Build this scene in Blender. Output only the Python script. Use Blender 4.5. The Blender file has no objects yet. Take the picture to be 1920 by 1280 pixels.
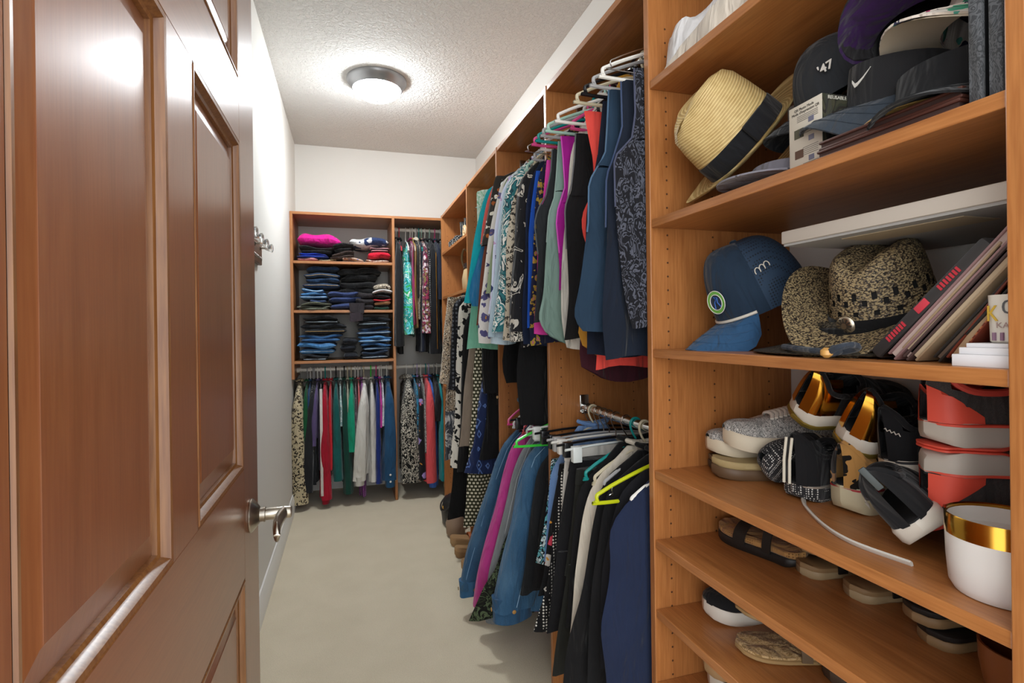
import bpy, bmesh, math, random
from mathutils import Matrix, Vector
PI = math.pi
random.seed(7)
sc = bpy.context.scene
C = sc.collection

# ------------------------------------------------------------------ camera
cam_d = bpy.data.cameras.new('camera'); cam = bpy.data.objects.new('camera', cam_d); C.objects.link(cam)
cam_d.sensor_width = 36; cam_d.lens = 36*1005.68/1920; cam_d.shift_y = -21.67/1920; cam_d.clip_start = .02
yw, pt, rl = math.radians(17.002), math.radians(.0775), math.radians(-.7529)
fw = Vector((math.sin(yw)*math.cos(pt), math.cos(yw)*math.cos(pt), -math.sin(pt)))
r0 = Vector((math.cos(yw), -math.sin(yw), 0)); u0 = r0.cross(fw)
rt = r0*math.cos(rl)+u0*math.sin(rl); up = u0*math.cos(rl)-r0*math.sin(rl)
m = Matrix((rt, up, -fw)).transposed().to_4x4(); m.translation = (0, 0, 1.25)
cam.matrix_world = m
sc.camera = cam

# ------------------------------------------------------------------ world, light, exposure
w = bpy.data.worlds.new('world'); sc.world = w; w.use_nodes = True
w.node_tree.nodes['Background'].inputs[0].default_value = (.95, .98, 1.0, 1)
w.node_tree.nodes['Background'].inputs[1].default_value = 1.25
ld = bpy.data.lights.new('bedroom_fill', 'AREA'); ld.shape = 'RECTANGLE'; ld.size = 2.2; ld.size_y = 1.8  # added soft fill behind the camera, standing in for light from the bedroom
ld.energy = 20; ld.color = (.95, .98, 1)
lo = bpy.data.objects.new('bedroom_fill', ld); C.objects.link(lo)
lo.location = (-.5, -1.7, 1.75); lo.rotation_euler = (math.radians(84), 0, math.radians(-14))
vs = sc.view_settings
vs.view_transform = 'Standard'; vs.look = 'None'; vs.gamma = 1; vs.exposure = .92
try: vs.use_curve_mapping = False
except Exception: pass

# ------------------------------------------------------------------ material helpers
def lin(h):
    if not isinstance(h, str): return tuple(h)[:3]+(1,)
    h = h.lstrip('#'); o = []
    for i in (0, 2, 4):
        c = int(h[i:i+2], 16)/255; o.append(c/12.92 if c <= .04045 else ((c+.055)/1.055)**2.4)
    return (*o, 1)
class NT:
    def __init__(s, name):
        s.m = bpy.data.materials.new(name); s.m.use_nodes = True
        s.t = s.m.node_tree; s.b = s.t.nodes['Principled BSDF']
    def n(s, kind, ins=None, **kw):
        nd = s.t.nodes.new('ShaderNode'+kind)
        for k, v in kw.items(): setattr(nd, k, v)
        for k, v in (ins or {}).items(): s.set(nd, k, v)
        return nd
    def set(s, nd, k, v):
        i = nd.inputs[k]
        if isinstance(v, bpy.types.NodeSocket): s.t.links.new(v, i)
        elif isinstance(v, bpy.types.Node): s.t.links.new(v.outputs[0], i)
        else: i.default_value = v
    def ramp(s, fac, stops, const=True):
        r = s.n('ValToRGB', {0: fac}); cr = r.color_ramp
        cr.interpolation = 'CONSTANT' if const else 'LINEAR'
        while len(cr.elements) < len(stops): cr.elements.new(.5)
        for e, (p, c) in zip(cr.elements, stops): e.position = p; e.color = lin(c)
        return r.outputs[0]
    def co(s, scale=(1, 1, 1), rot=(0, 0, 0)):
        tc = s.n('TexCoord'); mp = s.n('Mapping', {0: tc.outputs['Object']})
        mp.inputs['Scale'].default_value = scale; mp.inputs['Rotation'].default_value = rot
        return mp.outputs[0]
    def mix(s, f, a, b, mode='MIX'):
        x = s.n('MixRGB', blend_type=mode); s.set(x, 0, f); s.set(x, 1, a); s.set(x, 2, b); return x.outputs[0]
    def bump(s, h, st=.3, d=.002):
        b = s.n('Bump', {'Strength': st, 'Distance': d, 'Height': h}); s.set(s.b, 'Normal', b)
    def fin(s, col=None, rough=.5, metal=0, **kw):
        if col is not None: s.set(s.b, 'Base Color', lin(col) if not isinstance(col, bpy.types.NodeSocket) else col)
        s.set(s.b, 'Roughness', rough); s.set(s.b, 'Metallic', metal)
        for k, v in kw.items(): s.set(s.b, k, v)
        return s.m
MATS = {}
def memo(f):
    def g(*a, **k):
        key = f.__name__+repr(a)+repr(k)
        if key not in MATS: MATS[key] = f(*a, **k)
        return MATS[key]
    g.__name__ = f.__name__
    return g
@memo
def solid(col, rough=.5, metal=0, coat=0):
    t = NT('plain_'+str(col)); return t.fin(col, rough, metal, **({'Coat Weight': coat} if coat else {}))
@memo
def wood(axis, a='#aa6d3b', b='#91592d', rough=.38, coat=.15, fine=.2):
    t = NT('wood'); sc_ = [26, 26, 26]; sc_['xyz'.index(axis)] = 1.4
    v = t.co(tuple(sc_)); n1 = t.n('TexNoise', {'Vector': v, 'Scale': 1.3, 'Detail': 6, 'Roughness': .62})
    v2 = t.co(tuple(q*5 for q in sc_)); n2 = t.n('TexNoise', {'Vector': v2, 'Scale': 2, 'Detail': 3})
    c = t.ramp(n1.outputs[0], [(.3, b), (.5, a), (.72, b)], False)
    c2 = t.mix(fine, c, t.ramp(n2.outputs[0], [(.35, '#82491f'), (.65, '#cb8e52')], False))
    t.bump(n2.outputs[0], .05, .001)
    return t.fin(c2, rough, 0, **{'Coat Weight': coat, 'Coat Roughness': .25})
@memo
def fab(kind, cols, scale=1.0, rough=.9):
    """woven or printed cloth; cols: ground colour first"""
    t = NT('cloth_'+kind)
    o = t.co(); wv = t.n('TexNoise', {'Vector': o, 'Scale': 900.0, 'Detail': 1})
    soft = t.n('TexNoise', {'Vector': o, 'Scale': 9.0, 'Detail': 3})
    k = scale
    if kind == 'plain': c = lin(cols[0])
    elif kind == 'denim':
        n = t.n('TexNoise', {'Vector': t.co((300, 300, 60)), 'Scale': 3.0, 'Detail': 2})
        c = t.mix(t.ramp(n.outputs[0], [(.3, '#000000'), (.75, '#777777')], False), lin(cols[0]), lin(cols[1]))
        n2 = t.n('TexNoise', {'Vector': t.co((14, 14, 5)), 'Scale': 1.0, 'Detail': 3})
        c = t.mix(t.ramp(n2.outputs[0], [(.42, '#000000'), (.75, '#999999')], False), c, lin(cols[1]))
    elif kind == 'leopard':
        d = t.n('TexNoise', {'Vector': o, 'Scale': 30*k, 'Detail': 2})
        vv = t.mix(.06/k, o, d.outputs[1], 'ADD')
        vo = t.n('TexVoronoi', {'Vector': vv, 'Scale': 34*k})
        c = t.ramp(vo.outputs[0], [(0, cols[2] if len(cols) > 2 else cols[0]), (.16, cols[1]), (.42, cols[0])])
    elif kind == 'floral':
        d = t.n('TexNoise', {'Vector': o, 'Scale': 45*k, 'Detail': 2})
        vv = t.mix(.03/k, o, d.outputs[1], 'ADD')
        vo = t.n('TexVoronoi', {'Vector': vv, 'Scale': 24*k})
        sep = t.n('SeparateColor', {0: vo.outputs[1]})
        f = t.ramp(sep.outputs[0], [(i/(len(cols)-1), cc) for i, cc in enumerate(cols[1:])])
        f = t.mix(t.ramp(vo.outputs[0], [(0, '#ffffff'), (.12, '#000000')]), f, lin('#c98a2e'))
        c = t.mix(t.ramp(vo.outputs[0], [(0, '#ffffff'), (.36, '#000000')]), lin(cols[0]), f)
    elif kind == 'zebra':
        n = t.n('TexNoise', {'Vector': t.co((1, 1, .6)), 'Scale': 20*k, 'Detail': 1.5, 'Distortion': 1.6})
        st = []; L = len(cols)
        for i in range(9): st.append((.22+i*.07, cols[i % L]))
        c = t.ramp(n.outputs[0], st)
    elif kind == 'paisley':
        n = t.n('TexNoise', {'Vector': o, 'Scale': 14*k, 'Detail': 2.5, 'Distortion': 2.4})
        st = [(0, cols[0])]; L = len(cols)
        for i in range(8): st.append((.3+i*.055, cols[(i+1) % L]))
        c = t.ramp(n.outputs[0], st)
    elif kind == 'stripe':
        wv2 = t.n('TexWave', {'Vector': o, 'Scale': 18*k, 'Distortion': .4}, bands_direction='Z' if len(cols) < 3 else 'DIAGONAL')
        c = t.ramp(wv2.outputs[0], [(0, cols[0]), (.5, cols[1])])
    elif kind == 'dots':
        vo = t.n('TexVoronoi', {'Vector': o, 'Scale': 90*k, 'Randomness': .15})
        c = t.ramp(vo.outputs[0], [(0, cols[1]), (.32, cols[0])])
    elif kind == 'plaid':
        a = t.n('TexWave', {'Vector': o, 'Scale': 9*k}, bands_direction='X'); b = t.n('TexWave', {'Vector': o, 'Scale': 9*k}, bands_direction='Z')
        c = t.mix(t.ramp(a.outputs[0], [(0, '#000000'), (.9, '#ffffff')]), lin(cols[0]), lin(cols[1]))
        c = t.mix(t.ramp(b.outputs[0], [(0, '#000000'), (.88, '#ffffff')]), c, lin(cols[1]))
    elif kind == 'geo':
        vo = t.n('TexVoronoi', {'Vector': o, 'Scale': 11*k}, distance='MANHATTAN')
        sep = t.n('SeparateColor', {0: vo.outputs[1]})
        c = t.ramp(sep.outputs[0], [(i/len(cols), cc) for i, cc in enumerate(cols)])
    elif kind == 'ikat':
        a = t.n('TexVoronoi', {'Vector': t.co((1, 1, .62)), 'Scale': 17*k, 'Randomness': .35}, distance='MANHATTAN')
        c = t.ramp(a.outputs[0], [(0, cols[1]), (.24, cols[0]), (.44, cols[2]), (.56, cols[0])])
    elif kind == 'rows':
        a = t.n('TexBrick', {'Vector': t.co((1, 1, 1), (PI/2, 0, 0)), 'Scale': 9*k, 'Color1': lin(cols[1]), 'Color2': lin(cols[1]), 'Mortar': lin(cols[0]), 'Mortar Size': .045, 'Brick Width': .22, 'Row Height': .2})
        c = a.outputs[0]
    if kind == 'plain' or kind == 'denim':
        c = t.mix(.16, c, t.ramp(soft.outputs[0], [(.3, '#3a3a3a'), (.7, '#c8c8c8')], False), 'SOFT_LIGHT')
    wr = t.n('TexNoise', {'Vector': t.co((26, 26, 7)), 'Scale': 1.0, 'Detail': 2.5, 'Distortion': .6})
    b0 = t.n('Bump', {'Strength': .8, 'Distance': .026, 'Height': wr.outputs[0]})
    b1 = t.n('Bump', {'Strength': .25, 'Distance': .0006, 'Height': wv.outputs[0], 'Normal': b0.outputs[0]}); t.set(t.b, 'Normal', b1)
    return t.fin(c, rough, 0, **{'Sheen Weight': .12, 'Specular IOR Level': .25})

# ------------------------------------------------------------------ mesh helpers
def catmull(p, n):
    """resample a polyline with a smooth curve through its points"""
    p = [Vector(q) for q in p]; o = []
    for i in range(len(p)-1):
        a = p[max(i-1, 0)]; b = p[i]; c = p[i+1]; d = p[min(i+2, len(p)-1)]
        for k in range(n):
            t = k/n; o.append(.5*((2*b)+(c-a)*t+(2*a-5*b+4*c-d)*t*t+(3*b-a-3*c+d)*t**3))
    o.append(p[-1]); return o
class MB:
    def __init__(s): s.v = []; s.f = []
    def add(s, v, f, mat=None):
        k = len(s.v); s.v += [tuple((mat @ Vector(q)) if mat else q) for q in v]; s.f += [tuple(i+k for i in q) for q in f]; return s
    def box(s, x0, x1, y0, y1, z0, z1, mat=None, b=0):
        if b:
            bm = bmesh.new(); bmesh.ops.create_cube(bm, size=1)
            for q in bm.verts: q.co = Vector(((x0+x1)/2+q.co.x*(x1-x0), (y0+y1)/2+q.co.y*(y1-y0), (z0+z1)/2+q.co.z*(z1-z0)))
            bmesh.ops.bevel(bm, geom=bm.edges[:], offset=b, segments=2, affect='EDGES', profile=.5)
            bm.verts.ensure_lookup_table(); s.add([q.co[:] for q in bm.verts], [[q.index for q in g.verts] for g in bm.faces], mat); bm.free(); return s
        v = [(x, y, z) for x in (x0, x1) for y in (y0, y1) for z in (z0, z1)]
        return s.add(v, [(0, 1, 3, 2), (4, 6, 7, 5), (0, 4, 5, 1), (2, 3, 7, 6), (0, 2, 6, 4), (1, 5, 7, 3)], mat)
    def tube(s, pts, r, seg=8, closed=False, mat=None, flat=1.0):
        pts = [Vector(p) for p in pts]; n = len(pts); v = []; f = []
        rr = r if isinstance(r, (list, tuple)) else [r]*n
        nrm = None
        for i, p in enumerate(pts):
            a = pts[i-1] if (i or closed) else p; b = pts[(i+1) % n] if (i < n-1 or closed) else p
            t = (b-a).normalized()
            if nrm is None: nrm = t.orthogonal().normalized()
            nrm = (nrm-t*nrm.dot(t)).normalized() if (nrm-t*nrm.dot(t)).length > 1e-6 else t.orthogonal().normalized()
            bn = t.cross(nrm)
            for k in range(seg):
                q = 2*PI*k/seg; v.append(tuple(p+nrm*(math.cos(q)*rr[i])+bn*(math.sin(q)*rr[i]*flat)))
        for i in range(n if closed else n-1):
            j = (i+1) % n
            for k in range(seg):
                l = (k+1) % seg; f.append((i*seg+k, i*seg+l, j*seg+l, j*seg+k))
        if not closed: f += [tuple(range(seg))[::-1], tuple(range((n-1)*seg, n*seg))]
        return s.add(v, f, mat)
    def lathe(s, prof, seg=32, mat=None, sx=1, sy=1, cap=True, fn=None):
        v = []; f = []; n = len(prof)
        for r, z in prof:
            for k in range(seg):
                a = 2*PI*k/seg; q = (r*math.cos(a)*sx, r*math.sin(a)*sy, z); v.append(fn(q) if fn else q)
        for i in range(n-1):
            for k in range(seg):
                l = (k+1) % seg; f.append((i*seg+k, i*seg+l, (i+1)*seg+l, (i+1)*seg+k))
        if cap: f += [tuple(range(seg))[::-1], tuple(range((n-1)*seg, n*seg))]
        return s.add(v, f, mat)
    def sheet(s, grid, thick=0, mat=None):
        """grid of points [row][col]; thick > 0 gives it a back side"""
        R, K = len(grid), len(grid[0]); g = [[Vector(p) for p in r] for r in grid]; v = []; f = []
        for r in g: v += [tuple(p) for p in r]
        f = [(i*K+j, i*K+j+1, (i+1)*K+j+1, (i+1)*K+j) for i in range(R-1) for j in range(K-1)]
        if thick:
            o = R*K
            for i in range(R):
                for j in range(K):
                    a = g[min(i+1, R-1)][j]-g[max(i-1, 0)][j]; b = g[i][min(j+1, K-1)]-g[i][max(j-1, 0)]
                    nn = a.cross(b); nn = nn.normalized() if nn.length > 1e-9 else Vector((0, 0, 1)); v.append(tuple(g[i][j]+nn*thick))
            f += [tuple(q+o for q in r[::-1]) for r in f]
            for i in range(R-1): f += [(i*K, (i+1)*K, (i+1)*K+o, i*K+o), (i*K+K-1, i*K+K-1+o, (i+1)*K+K-1+o, (i+1)*K+K-1)]
            for j in range(K-1): f += [(j, j+o, j+1+o, j+1), ((R-1)*K+j, (R-1)*K+j+1, (R-1)*K+j+1+o, (R-1)*K+j+o)]
        return s.add(v, f, mat)
    def build(s, name, material, parent=None, smooth=True, kind=None, label=None):
        me = bpy.data.meshes.new(name); me.from_pydata(s.v, [], s.f); me.update()
        bm = bmesh.new(); bm.from_mesh(me); bmesh.ops.recalc_face_normals(bm, faces=bm.faces[:]); bm.to_mesh(me); bm.free()
        if smooth:
            me.polygons.foreach_set('use_smooth', [True]*len(me.polygons))
            try: me.set_sharp_from_angle(angle=math.radians(42))
            except Exception: pass
        me.materials.append(material)
        o = bpy.data.objects.new(name, me); C.objects.link(o)
        if parent: o.parent = parent
        if kind: o['kind'] = kind
        if label: o['label'] = label
        return o
def thing(name, label, cat, loc=(0, 0, 0), rot=(0, 0, 0), group=None, kind=None):
    o = bpy.data.objects.new(name, None); C.objects.link(o); o.empty_display_size = .05
    o.location = loc; o.rotation_euler = rot
    tag(o, label, cat, group, kind); return o
def tag(o, label=None, cat=None, group=None, kind=None):
    if label: o['label'] = label
    if cat: o['category'] = cat
    if group: o['group'] = group
    if kind: o['kind'] = kind
    return o
def boxobj(name, b, mat, parent=None, bev=0, kind=None, smooth=False):
    return MB().box(*b, b=bev).build(name, mat, parent, smooth, kind)
def textmesh(name, body, size, mat, parent, M, ext=.0004, bold=False):
    cu = bpy.data.curves.new(name, 'FONT'); cu.body = body; cu.size = size; cu.extrude = ext; cu.align_x = 'CENTER'; cu.align_y = 'CENTER'; cu.resolution_u = 3
    if bold: cu.offset = size*.02
    o = bpy.data.objects.new(name+'_curve', cu); C.objects.link(o)
    dg = bpy.context.evaluated_depsgraph_get(); me = bpy.data.meshes.new_from_object(o.evaluated_get(dg))
    bpy.data.objects.remove(o); me.name = name; me.materials.clear(); me.materials.append(mat)
    q = bpy.data.objects.new(name, me); C.objects.link(q); q.parent = parent; q.matrix_local = M; return q
def frame(o, x, n):
    """4x4: origin o, x axis along x, z axis along n"""
    n = Vector(n).normalized(); x = Vector(x); x = (x-n*x.dot(n)).normalized(); y = n.cross(x)
    M = Matrix((x, y, n)).transposed().to_4x4(); M.translation = o; return M

# ------------------------------------------------------------------ room
XL, XR, XF, YB, YU, ZC, ZT = -.3826, 1.0706, .670, 4.515, 4.043, 2.723, 2.0985
def wallmat():
    t = NT('painted_wall'); n = t.n('TexNoise', {'Vector': t.co(), 'Scale': 260.0, 'Detail': 3}); t.bump(n.outputs[0], .12, .001)
    return t.fin('#e0ddd7', .75)
def ceilmat():
    t = NT('knockdown_ceiling'); n = t.n('TexNoise', {'Vector': t.co(), 'Scale': 55.0, 'Detail': 3, 'Roughness': .6, 'Distortion': .5})
    h = t.ramp(n.outputs[0], [(.42, '#000000'), (.58, '#ffffff')], False); t.bump(h, .8, .006)
    return t.fin('#dbd9d5', .85)
def carpetmat():
    t = NT('beige_carpet'); o = t.co(); n = t.n('TexNoise', {'Vector': o, 'Scale': 300.0, 'Detail': 3, 'Roughness': .75}); n2 = t.n('TexNoise', {'Vector': o, 'Scale': 6.0, 'Detail': 4})
    c = t.mix(.55, t.ramp(n.outputs[0], [(.3, '#b7a98c'), (.7, '#ecdfc6')], False), t.ramp(n2.outputs[0], [(.35, '#d0c3a9'), (.65, '#d9ccb3')], False))
    t.bump(n.outputs[0], .55, .004); return t.fin(c, .95, 0, **{'Sheen Weight': .2})
WALL = wallmat(); CEIL = ceilmat()
boxobj('floor', (-1.2, 1.3, -2.4, 4.7, -.1, 0), carpetmat(), kind='structure')
boxobj('ceiling', (XL-.1, XR+.1, .15, YB+.1, ZC, ZC+.1), CEIL, kind='structure')
boxobj('wall_left', (XL-.1, XL, .15, YB+.1, 0, ZC), WALL, kind='structure')
boxobj('wall_back', (XL, XR, YB, YB+.1, 0, ZC), WALL, kind='structure')
boxobj('wall_right', (XR, XR+.1, .15, YB+.1, 0, ZC), WALL, kind='structure')
WHITE = solid('#e6e4e0', .4)
def baseboard(name, a, b, nrm):
    """moulded board along a..b, face towards nrm"""
    prof = [(.0, 0), (.015, 0), (.015, .088), (.012, .094), (.012, .104), (.008, .112), (.006, .122), (.0, .124)]
    a, b, nrm = Vector(a), Vector(b), Vector(nrm); g = [[a+nrm*p+Vector((0, 0, z)) for p, z in prof], [b+nrm*p+Vector((0, 0, z)) for p, z in prof]]
    MB().sheet(g).build(name, WHITE, None, True, 'structure')
baseboard('baseboard_left', (XL, .3, 0), (XL, YB, 0), (1, 0, 0))
baseboard('baseboard_back', (XL, YB, 0), (XR, YB, 0), (0, -1, 0))

# ------------------------------------------------------------------ door
DR = dict(a='#804a2b', b='#744124', rough=.32, coat=.6, fine=.08)
DV = wood('z', **DR); DH = wood('y', **DR); DM = wood('z', '#6f4521', '#5a3517', .35, .4)
door = bpy.data.objects.new('door_1', None); C.objects.link(door); door.location = (-.2, .29, .01); tag(door, kind='structure', label='open brown wooden panelled door with a nickel lever at left', cat='door')
def dbox(name, y0, y1, z0, z1, mt): return boxobj(name, (-.042, 0, y0-.29, y1-.29, z0-.01, z1-.01), mt, door, .0008)
cols = [(.406, .721), (.831, 1.166)]; rows_ = [(.24, .767), (.98, 1.626), (1.748, 1.925)]
dbox('stile', .29, .406, .01, 2.04, DV); dbox('stile', 1.166, 1.33, .01, 2.04, DV)
for z0, z1 in ((.01, .24), (.767, .98), (1.626, 1.748), (1.925, 2.04)): dbox('rail', .406, 1.166, z0, z1, DH)
for z0, z1 in rows_: dbox('stile', .721, .831, z0, z1, DV)
def rings(prof, y0, y1, z0, z1):
    g = []
    for i, d in prof: g.append([(d, y0+i, z0+i), (d, y1-i, z0+i), (d, y1-i, z1-i), (d, y0+i, z1-i), (d, y0+i, z0+i)])
    return g
for y0, y1 in cols:
    for z0, z1 in rows_:
        q = (y0-.29, y1-.29, z0-.01, z1-.01)
        MB().sheet(rings([(0, 0), (.002, -.001), (.004, .0012), (.009, .0005), (.013, -.006), (.014, -.009), (.018, -.011), (.019, -.017)], *q)).build('moulding', DM, door)
        b = MB().sheet(rings([(.018, -.017), (.03, -.0135), (.05, -.009), (.052, -.0075)], *q))
        i = .052; b.add([(-.0075, q[0]+i, q[2]+i), (-.0075, q[1]-i, q[2]+i), (-.0075, q[1]-i, q[3]-i), (-.0075, q[0]+i, q[3]-i)], [(0, 1, 2, 3)]); b.build('panel', DV, door)
        boxobj('back_panel', (-.036, -.022, q[0], q[1], q[2], q[3]), DV, door)
NICK = solid('#b9b2a6', .28, 1)
RX = Matrix.Rotation(PI/2, 4, 'Y')
hd = MB().lathe([(.0335, 0), (.0345, .003), (.033, .006), (.0185, .018), (.0145, .02), (.0145, .027)], 40, Matrix.Translation((0, .936, .86)) @ RX).build('door_handle', NICK, door, label='brushed nickel lever handle')
MB().lathe([(.0155, .027), (.0155, .030), (.0125, .031), (.0125, .078), (.0105, .081)], 28, Matrix.Translation((0, .936, .86)) @ RX).build('spindle', NICK, hd)
b = MB(); g = []
for k in range(13):
    t = k/12; wz = .0125*(1-t)+.021*t if t < .8 else .021*math.sqrt(max(1-((t-.8)/.2)**2, .02)); xx = .066-.006*math.sin(t*PI)
    g.append([(xx+(.011*(1-t)+.006*t)*math.cos(a), .936-.015+.02-.125*t, .86+wz*math.sin(a)-.006*t) for a in [2*PI*j/16 for j in range(17)]])
b.sheet(g); b.f.append(tuple(range(16))); b.f.append(tuple(range(12*17, 12*17+16))); b.build('lever', NICK, hd)

# ------------------------------------------------------------------ ceiling light
LX, LY = .182, 3.245
lamp = thing('ceiling_light', 'round flush ceiling light with glowing frosted glass dome in a grey metal ring', 'ceiling light', (LX, LY, ZC))
MB().lathe([(.172, 0), (.172, -.012), (.166, -.02), (.158, -.034), (.15, -.04), (.147, -.05), (.138, -.056), (.132, -.052), (.12, -.02)], 56).build('metal_ring', solid('#8d8d8f', .35, .7), lamp)
t = NT('lit_glass'); t.fin('#ffffff', .4); t.set(t.b, 'Emission Color', (.90, .96, 1.0, 1)); t.set(t.b, 'Emission Strength', 74.0)
MB().lathe([(.134*math.cos(a), -.05-.068*math.sin(a)) for a in [PI/2*k/12 for k in range(12)]]+[(.002, -.118)], 48).build('glass_dome', t.m, lamp)
MB().lathe([(.004, -.114), (.009, -.118), (.008, -.125), (.003, -.131)], 16).build('finial', solid('#8d8d8f', .3, .8), lamp)

# ------------------------------------------------------------------ closet units
WV, WY, WX = wood('z'), wood('y'), wood('x')
CHR = solid('#c9c9c6', .15, 1); ROD = solid('#e6e3da', .3)
unit = thing('closet_unit', 'tall open wooden closet unit of shelves and hanging bays along the right wall', 'closet', (XF, .37, 0))
def ub(name, x0, x1, y0, y1, z0, z1, mt, par=None): return boxobj(name, (x0-XF, x1-XF, y0-.37, y1-.37, z0, z1), mt, unit, .0015)
PY = [.391, 1.0898, 1.7535, 2.4057, 3.0598, 3.9464]; TH = .019
# each panel lies behind the measured front edge (far side of the nearest, near side of the others)
for i, y in enumerate(PY):
    y0, y1 = (y-TH, y) if i == 0 else (y, y+TH)
    p = ub('side_panel', XF, XR-.001, y0, y1, 0, ZT, WV)
    b = MB()
    for face in ((y1, 1), (y0, -1)):
        for xx in (.045, .17, .33):
            for k in range(58):
                z = .12+k*.032
                if z > ZT-.05: break
                b.lathe([(.0026, 0), (.0026, .0005)], 6, Matrix.Translation((xx, face[0]-.37-(.0002 if face[1] > 0 else -.0002), z)) @ Matrix.Rotation(-PI/2*face[1], 4, 'X'))
    b.build('pin_holes', solid('#4a2a12', .6), p, False, 'stuff')
def shelf(z, i, name='shelf'):
    y0 = PY[i]+(TH if i else 0); y1 = PY[i+1]
    return ub(name, XF+.003, XR-.001, y0+.0008, y1-.0008, z-.019, z, WY)
for i in range(5): shelf(ZT, i, 'top_shelf')
SZ = [1.8179, 1.4986, 1.1997, .92, .7591, .5989, .4312, .26, .1]
for z in SZ: shelf(z, 0)
for z in (1.82, 1.496, 1.167, .84): shelf(z, 4)
RXX = .80
def rod(i, z, par=unit):
    y0 = PY[i]+TH; y1 = PY[i+1]
    r = MB().tube([(RXX-XF, y0-.37, z), (RXX-XF, y1-.37, z)], .0135, 16).build('hanging_rod', CHR, unit)
    for yy, s in ((y0, 1), (y1, -1)):
        b = MB(); b.box(RXX-XF-.017, RXX-XF+.017, min(yy, yy+s*.007)-.37, max(yy, yy+s*.007)-.37, z-.022, z+.045, b=.003); b.box(RXX-XF-.018, RXX-XF+.018, min(yy, yy+s*.022)-.37, max(yy, yy+s*.022)-.37, z-.02, z-.013, b=.002); b.build('rod_bracket', CHR, r)
RU, RL, RM, BL, BU = 2.0, .97, 1.52, .97, 2.03
for i in (1, 2): rod(i, RU); rod(i, RL)
rod(3, RU); rod(3, RM)
bu = thing('closet_unit', 'low-lit wooden shelf and hanging unit across the back wall', 'closet', (XL, YU, 0))
def bb(name, x0, x1, z0, z1, mt, y0=YU, y1=YB-.001): return boxobj(name, (x0-XL, x1-XL, y0-YU, y1-YU, z0, z1), mt, bu, .0015)
XD = .3251
bb('side_panel', XL+.001, XL+.02, .916, ZT, WV); bb('divider', XD-.006, XD+.013, 0, ZT, WV)
bb('top_shelf', XL+.02, XD-.006, ZT-.019, ZT, WX); bb('top_shelf', XD+.013, XR-.001, ZT-.019, ZT, WX)
for z in (1.753, 1.404, 1.044): bb('shelf', XL+.02, XD-.006, z-.019, z, WX, YU+.003)
RYY = 4.23
for x0, x1, z in ((XL+.02, XD-.006, BL), (XD+.013, XR-.001, BL), (XD+.013, XR-.001, BU)):
    r = MB().tube([(x0-XL, RYY-YU, z), (x1-XL, RYY-YU, z)], .0135, 14).build('hanging_rod', ROD, bu)
    for xx, s in ((x0, 1), (x1, -1)): MB().tube([(xx-XL, RYY-YU, z), (xx-XL+s*.03, RYY-YU, z)], .019, 14).build('rod_bracket', solid('#e3ddd0', .4), r)

# ------------------------------------------------------------------ hook rack on the left wall
rack = thing('hook_rack', 'dark carved wooden rack with clear glass knobs on the left wall', 'hook rack', (XL, 2.36, 1.60))
MB().box(0, .018, -.27, .27, -.05, .045, b=.004).build('back_board', wood('y', '#5b4a41', '#3d312b', .5, 0), rack)
b = MB()
for k in range(17): b.lathe([(.001, 0), (.009, 0), (.007, .003), (.001, .004)], 8, Matrix.Translation((.018, -.25+k*.031, -.025)) @ RX)
b.build('carving', solid('#8c8178', .4, .3), rack, True, 'stuff')
tg = NT('clear_glass'); tg.fin('#f4f7f7', .03, 0, **{'Transmission Weight': .85, 'IOR': 1.5}); GLS = tg.m
for yy in (-.21, -.07, .07, .21):
    k = MB().lathe([(.010, 0), (.010, .003), (.0045, .005), (.0045, .022)], 14, Matrix.Translation((.018, yy, .02)) @ RX).build('knob', solid('#9b948b', .25, 1), rack)
    MB().lathe([(.006, .02), (.009, .026), (.013, .034), (.019, .044), (.0195, .05), (.012, .054), (.002, .055)], 10, Matrix.Translation((.018, yy, .02)) @ RX).build('glass_knob', GLS, k, False)

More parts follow.
